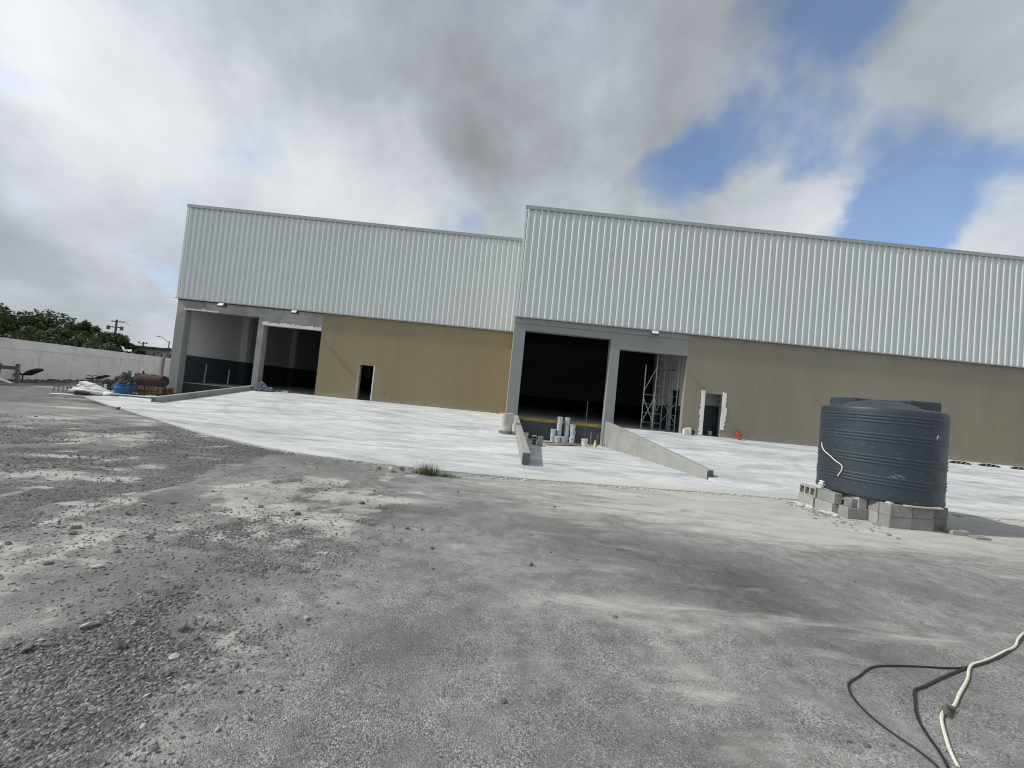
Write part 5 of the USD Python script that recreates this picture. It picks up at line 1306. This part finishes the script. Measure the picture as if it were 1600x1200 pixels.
MAT['darkjunk'] = surf('dark_grey_junk', (0.055, 0.058, 0.056), rough=0.85, var=0.3, scale=4)
solo('junk_heap', cat(crumple(22, 0.75, 0.5, 0.85), mv(crumple(24, 0.55, 0.45, 1.0), 0.75, 0.1, 0), mv(crumple(27, 0.5, 0.4, 0.5), -0.8, -0.1, 0)), MAT['darkjunk'], 'dark grey heap of sheeting and scrap between the tub and the boiler', 'junk heap', loc=(-21.75, 22.3, GL_(0, 22.3)))
solo('rag', lump(88, 0.22, 0.12, 0.10), MAT['whiteplastic'], 'white rag hanging between the blue tub and the boiler', 'rag', loc=(-19.15, 20.6, GL_(0, 20.6) + 0.62))
solo('rag', lump(89, 0.16, 0.12, 0.10), MAT['whiteplastic'], 'small white bundle on the ground left of the dark heap', 'rag', loc=(-22.3, 22.6, GL_(0, 22.6)))
solo('post', rod((0, 0, -0.1), (0, 0, 1.12), 0.10, 12), surf('grey_cast_post', (0.16, 0.16, 0.155)), 'thick grey post standing behind the dark heap', 'post', loc=(-23.35, 24.1, GL_(0, 24)))
MAT['rust'] = surf('rusty_steel', (0.032, 0.021, 0.017), rough=0.85, var=0.25, scale=4, stain=(0.075, 0.036, 0.024), stain_scale=3, stain_lo=0.52, stain_hi=0.72)
rb = thing('rusty_boiler', 'rusty brown boiler drum lying on a leggy stand beside the hall corner', 'boiler', (-17.72, 19.5, GL_(0, 19.5)), 0.05)
br = lathe([(0, -0.64), (0.20, -0.63), (0.28, -0.58), (0.295, -0.52), (0.295, 0.52), (0.28, 0.58), (0.20, 0.63), (0, 0.64)], 36)
br = rotx(br, PI / 2, (0, 1, 0)); part(rb, 'drum', mv(br, 0, 0, 0.84), MAT['rust'], smooth=35)
part(rb, 'chimney_stub', cat(rod((-0.48, 0, 1.10), (-0.48, 0, 1.28), 0.035, 10)), MAT['rust'])
part(rb, 'hatch', mv(rotx(lathe([(0, 0.29), (0.12, 0.29), (0.12, 0.32), (0, 0.325)], 20), 0), 0.05, 0, 0.83), MAT['rust'])
for sx_ in (-0.52, 0.48):
    for sy_ in (-1, 1):
        part(rb, 'leg', rod((sx_, sy_ * 0.2, 0.66), (sx_ * 1.05, sy_ * 0.27, 0), 0.024, 6), MAT['rust'])
    part(rb, 'crossbar', rod((sx_ * 1.03, -0.25, 0.2), (sx_ * 1.03, 0.25, 0.2), 0.018, 6), MAT['rust'])
part(rb, 'rail', rod((-0.54, -0.25, 0.2), (0.5, -0.25, 0.2), 0.018, 6), MAT['rust'])


def pallet(loc, rot, label, tone):
    t = thing('pallet', label, 'pallet', loc, rot, 'pallets behind the boiler')
    for k in range(7):
        part(t, 'board', cbx(-0.6, 0.6, -0.42 + k * 0.125, -0.33 + k * 0.125, 0.10, 0.122, 0.003), tone)
    for k in range(3):
        part(t, 'bearer', cbx(-0.6, 0.6, -0.42 + k * 0.375, -0.34 + k * 0.375, 0.022, 0.099, 0.003), tone)
    for k in range(3):
        part(t, 'bottom_board', cbx(-0.6 + k * 0.55, -0.5 + k * 0.55, -0.42, 0.42, 0, 0.021, 0.003), tone)
    return t


pl = pallet((-18.9, 21.1, GL_(0, 21.1)), 0.04, 'lowest brown pallet of the pile behind the boiler', MAT['oldwood2'])
dup(pl, (-18.86, 21.12, GL_(0, 21.1) + 0.125), 0.0, 'second brown pallet up in the pile behind the boiler')
dup(pl, (-18.93, 21.08, GL_(0, 21.1) + 0.25), 0.08, 'third brown pallet up in the pile behind the boiler')
dup(pl, (-18.88, 21.1, GL_(0, 21.1) + 0.375), -0.03, 'topmost brown pallet of the pile behind the boiler')
for k, (x_, y_, L_, a_, mt, lab) in enumerate(((-18.0, 18.7, 0.9, 0.12, 'whiteplaster', 'long pale plank on the ground before the blue tub'), (-17.2, 18.3, 0.75, -0.05, 'oldwood', 'dark beam on the ground before the boiler'), (-17.9, 18.0, 0.4, 0.3, 'oldwood', 'short dark plank at the edge of the apron by the sacks'), (-16.9, 18.9, 0.8, 0.06, 'wood', 'yellowish plank beneath the boiler'))):
    solo('plank', cbx(-L_, L_, -0.06, 0.06, 0, 0.045, 0.004), MAT[mt], lab, 'plank', 'planks on the ground by the boiler', loc=(x_, y_, float(z_bay1(0, y_)) + 0.006), rot=a_)
solo('brick', cbx(-0.11, 0.11, -0.05, 0.05, 0, 0.06, 0.004), surf('red_brick', (0.26, 0.085, 0.055)), 'red brick lying on the apron tip before the blue tub', 'brick', loc=(-17.6, 17.6, float(z_bay1(0, 17.6)) + 0.004), rot=0.4)

# ------------------------------------------------------------------ cables on the ground at the lower right
from scipy.interpolate import RegularGridInterpolator
GI = RegularGridInterpolator((gys, gxs), GZ, bounds_error=False, fill_value=0.0)
def gh(x, y):
    r = GI(np.stack([np.asarray(y, float), np.asarray(x, float)], -1))
    return r if np.ndim(x) else float(np.ravel(r)[0])

MAT['cable'] = surf('black_cable', (0.016, 0.017, 0.020), rough=0.5, bump=0, spec=0.5)


def ground_line(pts, r, lift=0.0):
    p = np.asarray(pts, float)
    c = smooth_path(np.c_[p, np.zeros(len(p))], 160)
    c[:, 2] = gh(c[:, 0], c[:, 1]) + r * 0.95 + lift
    return c


CA = [(4.882, 3.439), (4.651, 3.313), (4.268, 3.092), (3.816, 2.884), (3.515, 2.778), (3.413, 2.752), (3.155, 2.729), (2.875, 2.704), (2.698, 2.667), (2.476, 2.543), (2.345, 2.465), (2.295, 2.4), (2.259, 2.31), (2.248, 2.217), (2.26, 2.119), (2.29, 2.032), (2.302, 1.967), (2.299, 1.92)]
solo('cable', tube(ground_line(CA, 0.0062), 0.0062, 8), MAT['cable'], 'black cable sweeping in the widest loop to the left', 'cable', 'black cables on the ground', smooth=True)
CB = [(4.861, 3.424), (4.54, 3.243), (4.126, 3.025), (3.76, 2.86), (3.503, 2.769), (3.264, 2.676), (2.937, 2.534), (2.847, 2.496), (2.795, 2.477), (2.697, 2.395), (2.552, 2.249), (2.474, 2.136), (2.422, 2.035), (2.353, 1.925)]
solo('cable', tube(ground_line(CB, 0.0070, 0.002), 0.0070, 8), MAT['cable'], 'black cable bending sharply between the wide loop and the white cord', 'cable', 'black cables on the ground', smooth=True)
CC = [(4.845, 3.433), (4.67, 3.327), (4.479, 3.223), (4.268, 3.092), (4.11, 3.023), (3.872, 2.918), (3.675, 2.84), (3.567, 2.801), (3.343, 2.648), (3.033, 2.445), (2.841, 2.326), (2.765, 2.294), (2.712, 2.26), (2.595, 2.148), (2.498, 2.042), (2.412, 1.93)]
cc = ground_line(CC, 0.0080, 0.004)
solo('cord', rope_strands(cc, 0.0085, 80), MAT['whitecord'], 'thick off-white cord running across the ground beside the black cables', 'cord')
solo('tie', rope_strands([(2.74, 2.262, gh(2.74, 2.262) + 0.024), (2.785, 2.305, gh(2.785, 2.305) + 0.034), (2.845, 2.318, gh(2.845, 2.318) + 0.018)], 0.016, 90), surf('dark_tie', (0.10, 0.105, 0.085)), 'dark knot tied round the off-white cord', 'knot')
solo('string', tube(ground_line([(2.871, 2.803), (2.853, 2.726), (2.896, 2.669), (2.881, 2.592), (2.858, 2.511)], 0.002), 0.0018, 5), surf('brown_string', (0.10, 0.085, 0.07)), 'thin brown string linking the two black cables', 'string')

# ------------------------------------------------------------------ weeds, stones, gravel
MAT['grass'] = leaf_material('weed_blades', (0.05, 0.085, 0.022), (0.10, 0.13, 0.045))
MAT['straw'] = leaf_material('dry_blades', (0.13, 0.12, 0.06), (0.20, 0.18, 0.10))


def tuft(n, spread, h, seed, w=0.004, lean=0.6):
    g = np.random.default_rng(seed)
    V, F = [], []
    for k in range(n):
        b = np.array([g.normal(0, spread), g.normal(0, spread * 0.5), -0.01])
        d = b[:2] / spread * 0.35 + g.normal(0, 0.5, 2)
        L = h * (0.35 + 0.75 * g.random()); ln = lean * (0.5 + 0.8 * g.random())
        ww = w * (0.7 + 0.7 * g.random())
        side = np.array([-d[1], d[0], 0]); side /= np.linalg.norm(side) + 1e-9
        o = len(V)
        for i, t in enumerate(np.linspace(0, 1, 5)):
            p = b + np.array([d[0] * L * ln * t * t, d[1] * L * ln * t * t, L * (t - 0.35 * ln * t * t)])
            wd2 = ww * (1 - 0.9 * t)
            V += [p - side * wd2, p + side * wd2]
            if i:
                a = o + 2 * i
                F += [(a - 2, a - 1, a + 1), (a - 2, a + 1, a)]
    return trimesh.Trimesh(V, F, process=False)


w1 = thing('weed', 'ragged tuft of green grass growing at the joint before the apron', 'weed', (-1.33, 7.27, float(gh(-1.33, 7.27))))
part(w1, 'blades', tuft(270, 0.12, 0.30, 71, 0.004), MAT['grass'])
part(w1, 'seed_stalks', tuft(60, 0.14, 0.40, 72, 0.0026, 0.8), MAT['straw'], label='tall thin dry stalks')
w2 = thing('weed', 'smaller low patch of grass right of the ragged tuft', 'weed', (-0.92, 7.26, float(gh(-0.92, 7.26))))
part(w2, 'blades', tuft(150, 0.11, 0.13, 73, 0.0036), MAT['grass'])

MAT['rock'] = [surf('grey_rock', (0.17, 0.165, 0.155), rough=0.95, var=0.2, scale=14, bump=0.5, bscale=60, coords='object'), surf('pale_rock', (0.42, 0.41, 0.38), rough=0.95, var=0.15, scale=14, bump=0.4, bscale=60, coords='object'), surf('brown_rock', (0.135, 0.128, 0.112), rough=0.95, var=0.2, scale=14, bump=0.5, bscale=60, coords='object')]


def rock(seed, sx, sy, sz):
    g = np.random.default_rng(seed)
    pts = g.normal(size=(16, 3)); pts /= np.linalg.norm(pts, axis=1, keepdims=True)
    pts *= (0.8 + 0.35 * g.random(16))[:, None]
    m = trimesh.convex.convex_hull(pts)
    m = m.subdivide()
    v = np.array(m.vertices); v *= (1 + 0.10 * (meshkit.fbm(v * 3 + seed, 3, seed) - 0.5))[:, None]
    v[:, 2] -= v[:, 2].min() * 0.75
    return trimesh.Trimesh(v * [sx, sy, sz], m.faces, process=False)


named = [(-1.83, 2.42, 0.036, 0.028, 0.040, 0, 'largest blocky grey stone standing up on the broken ground'), (-1.70, 2.47, 0.032, 0.016, 0.016, 0, 'flat grey stone right beside the blocky stone'), (-2.03, 2.23, 0.032, 0.022, 0.030, 2, 'pointed brown stone in the loose gravel below the blocky stone'),
         (-2.38, 2.21, 0.045, 0.022, 0.018, 2, 'long flat stone at the left edge beside a white chip'), (-2.46, 2.235, 0.020, 0.012, 0.006, 1, 'thin white chip beside the long flat stone'), (-1.19, 2.65, 0.024, 0.018, 0.016, 1, 'pale stone where the gravel meets the smooth ground'),
         (-1.53, 2.21, 0.022, 0.015, 0.014, 0, 'rounded grey stone right below the brown earth patch'), (-1.33, 1.68, 0.020, 0.014, 0.012, 0, 'small stone on the dark patch near the bottom left'), (-3.55, 3.35, 0.055, 0.03, 0.022, 1, 'pale flat stone in the gravel at the upper left'),
         (-2.27, 4.52, 0.045, 0.03, 0.028, 2, 'dark lump of stone at the rim of the broken ground'), (-12.5, 12.7, 0.075, 0.06, 0.055, 2, 'dark lump lying alone on the yard before the apron tip'), (0.44, 4.61, 0.05, 0.012, 0.008, 2, 'dark twig-like scrap on the smooth ground in the middle')]
for k, (x_, y_, a_, b_, c_, mt, lab) in enumerate(named):
    solo('stone', rock(300 + k, a_, b_, c_), MAT['rock'][mt], lab, 'stone', loc=(x_, y_, float(gh(x_, y_)) - 0.002), rot=float(rng.uniform(0, 0.5)))
loose = [(-2.24, 7.28), (-2.04, 7.33), (-1.85, 7.40), (-1.68, 7.15), (-1.95, 7.18), (-2.4, 7.2), (-1.55, 7.3)]
for k, (x_, y_) in enumerate(loose):
    solo('stone', rock(330 + k, 0.045 + 0.02 * rng.random(), 0.04, 0.03 + 0.02 * rng.random()), MAT['rock'][1 if k % 2 else 0], 'lump of pale rubble lying left of the grass tuft', 'stone', 'rubble beside the grass tuft', loc=(x_, y_, float(gh(x_, y_)) - 0.003), rot=float(rng.uniform(0, 3)))
lone = [(-0.6, 3.96), (-0.8, 4.45), (-0.97, 4.43), (0.40, 3.78), (0.14, 2.09), (-0.62, 6.24), (1.95, 2.04), (2.03, 2.02), (2.19, 2.03), (1.0, 3.0), (3.2, 4.6), (0.9, 5.9)]
for k, (x_, y_) in enumerate(lone):
    s_ = 0.012 + 0.012 * rng.random()
    solo('stone', rock(350 + k, s_ * 1.2, s_, s_ * 0.8), MAT['rock'][2 if k % 3 else 0], 'small dark pebble lying alone on the smooth grey ground', 'stone', 'lone pebbles on the smooth ground', loc=(x_, y_, float(gh(x_, y_)) - 0.002), rot=float(rng.uniform(0, 3)))
scat = [(float(rng.uniform(-4.0, -1.3)), float(rng.uniform(2.0, 6.0))) for _ in range(46)]
for k, (x_, y_) in enumerate(scat):
    s_ = 0.012 + 0.022 * rng.random() ** 2
    solo('stone', rock(400 + k, s_ * 1.4, s_, s_ * 0.7), MAT['rock'][(0, 2, 0, 1)[k % 4]], 'loose stone among the gravel on the left of the yard', 'stone', 'loose stones among the gravel', loc=(x_, y_, float(gh(x_, y_)) - 0.002), rot=float(rng.uniform(0, 3)))

gv = UsdGeom.PointInstancer.Define(stage, '/World/gravel')
g_ = np.random.default_rng(77)
N = 150000
px_ = np.r_[g_.uniform(-4.5, -0.3, N), g_.uniform(-12, -1.0, N // 2), g_.uniform(-0.8, 4.5, N // 8)]
py_ = np.r_[g_.uniform(1.5, 4.6, N), g_.uniform(4.0, 9.5, N // 2), g_.uniform(1.6, 6.0, N // 8)]
gm_, gl_, gc_ = gravel_mask(px_, py_)
cl_ = sstep(0.42, 0.62, fb(px_, py_, 1.7, 3, 91))
keep = (g_.random(len(px_)) < np.clip(0.36 * gm_ * (0.2 + cl_) + 0.03 * gl_ + 0.010, 0, 1)) & (py_ < curb_y(px_) - 0.05)
px_, py_ = px_[keep], py_[keep]
n_ = len(px_)
sz = 0.0035 + 0.0075 * g_.random(n_) ** 2.2 + 0.010 * (g_.random(n_) > 0.97) * g_.random(n_)
sz *= 1 + 0.10 * np.clip(np.hypot(px_, py_) - 3, 0, 6)
protos = []
for k in range(6):
    gp = np.random.default_rng(600 + k)
    pts = gp.normal(size=(9, 3)); pts /= np.linalg.norm(pts, axis=1, keepdims=True)
    m = trimesh.convex.convex_hull(pts * [1.3, 1.0, 0.65])
    c = [(0.12, 0.12, 0.118), (0.19, 0.19, 0.183), (0.26, 0.255, 0.24), (0.34, 0.335, 0.32), (0.16, 0.15, 0.13), (0.09, 0.095, 0.098)][k]
    mm = surf(f'gravel_stone_{"abcdef"[k]}', c, rough=0.95, bump=0, var=0.15, scale=40)
    usdkit.mesh(stage, f'/World/gravel/pebble_{k:03d}', m, mm)
    protos.append(Sdf.Path(f'/World/gravel/pebble_{k:03d}'))
gv.CreatePrototypesRel().SetTargets(protos)
gv.CreateProtoIndicesAttr(Vt.IntArray.FromNumpy(g_.choice(6, n_, p=[0.22, 0.26, 0.18, 0.08, 0.14, 0.12]).astype(np.int32)))
pz_ = gh(px_, py_)
gv.CreatePositionsAttr(Vt.Vec3fArray.FromNumpy(np.stack([px_, py_, pz_ + sz * 0.25], -1).astype(np.float32)))
gv.CreateScalesAttr(Vt.Vec3fArray.FromNumpy(np.repeat(sz[:, None], 3, 1).astype(np.float32)))
an = g_.uniform(0, PI, n_)
tl = g_.normal(0, 0.15, (n_, 2))
qv = np.stack([np.cos(an), tl[:, 0], tl[:, 1], np.sin(an)], 1); qv /= np.linalg.norm(qv, axis=1, keepdims=True)
gv.CreateOrientationsAttr(Vt.QuathArray([Gf.Quath(float(a), float(b), float(c), float(d)) for a, b, c, d in qv]))
tag(gv, 'loose grey gravel scattered over the broken left of the yard', kind='stuff')

cr = []
g_ = np.random.default_rng(31)
for k in range(620):
    x_ = float(g_.uniform(-13, 12)) if k % 3 else float(g_.uniform(-3, 6))
    s_ = 0.008 + 0.022 * g_.random() ** 3
    y_ = float(curb_edge(np.array(x_))) - 0.01 - abs(g_.normal(0, 0.07))
    cr.append(mv(rotz(lump(700 + k % 40, s_ * 1.5, s_, s_ * 0.8, 1), g_.random() * 6), x_, y_, gh(x_, y_) - 0.002))
solo('edge_crumbs', cat(cr), surf('cement_crumbs', (0.36, 0.352, 0.33), rough=0.95, var=0.35, scale=9), 'crumbs of broken cement along the front edge of the aprons', 'crumbs', kind='stuff')
cr = []
for k in range(220):
    x_, y_ = 6.2 + g_.normal(0, 0.35), 7.0 + g_.normal(0, 0.45)
    y_ = min(y_, 7.9)
    if x_ > 6.2 and y_ > 6.9:
        x_ = 6.2 - abs(g_.normal(0, 0.2))
    s_ = 0.006 + 0.02 * g_.random() ** 3
    cr.append(mv(rotz(lump(760 + k % 30, s_ * 1.6, s_, s_ * 0.8, 1), g_.random() * 6), x_, y_, gh(x_, y_) - 0.002))
solo('block_crumbs', cat(cr), surf('block_chips', (0.20, 0.195, 0.18), rough=0.95, var=0.4, scale=9), 'dark chips and crumbs scattered at the left foot of the tank base', 'crumbs', kind='stuff')
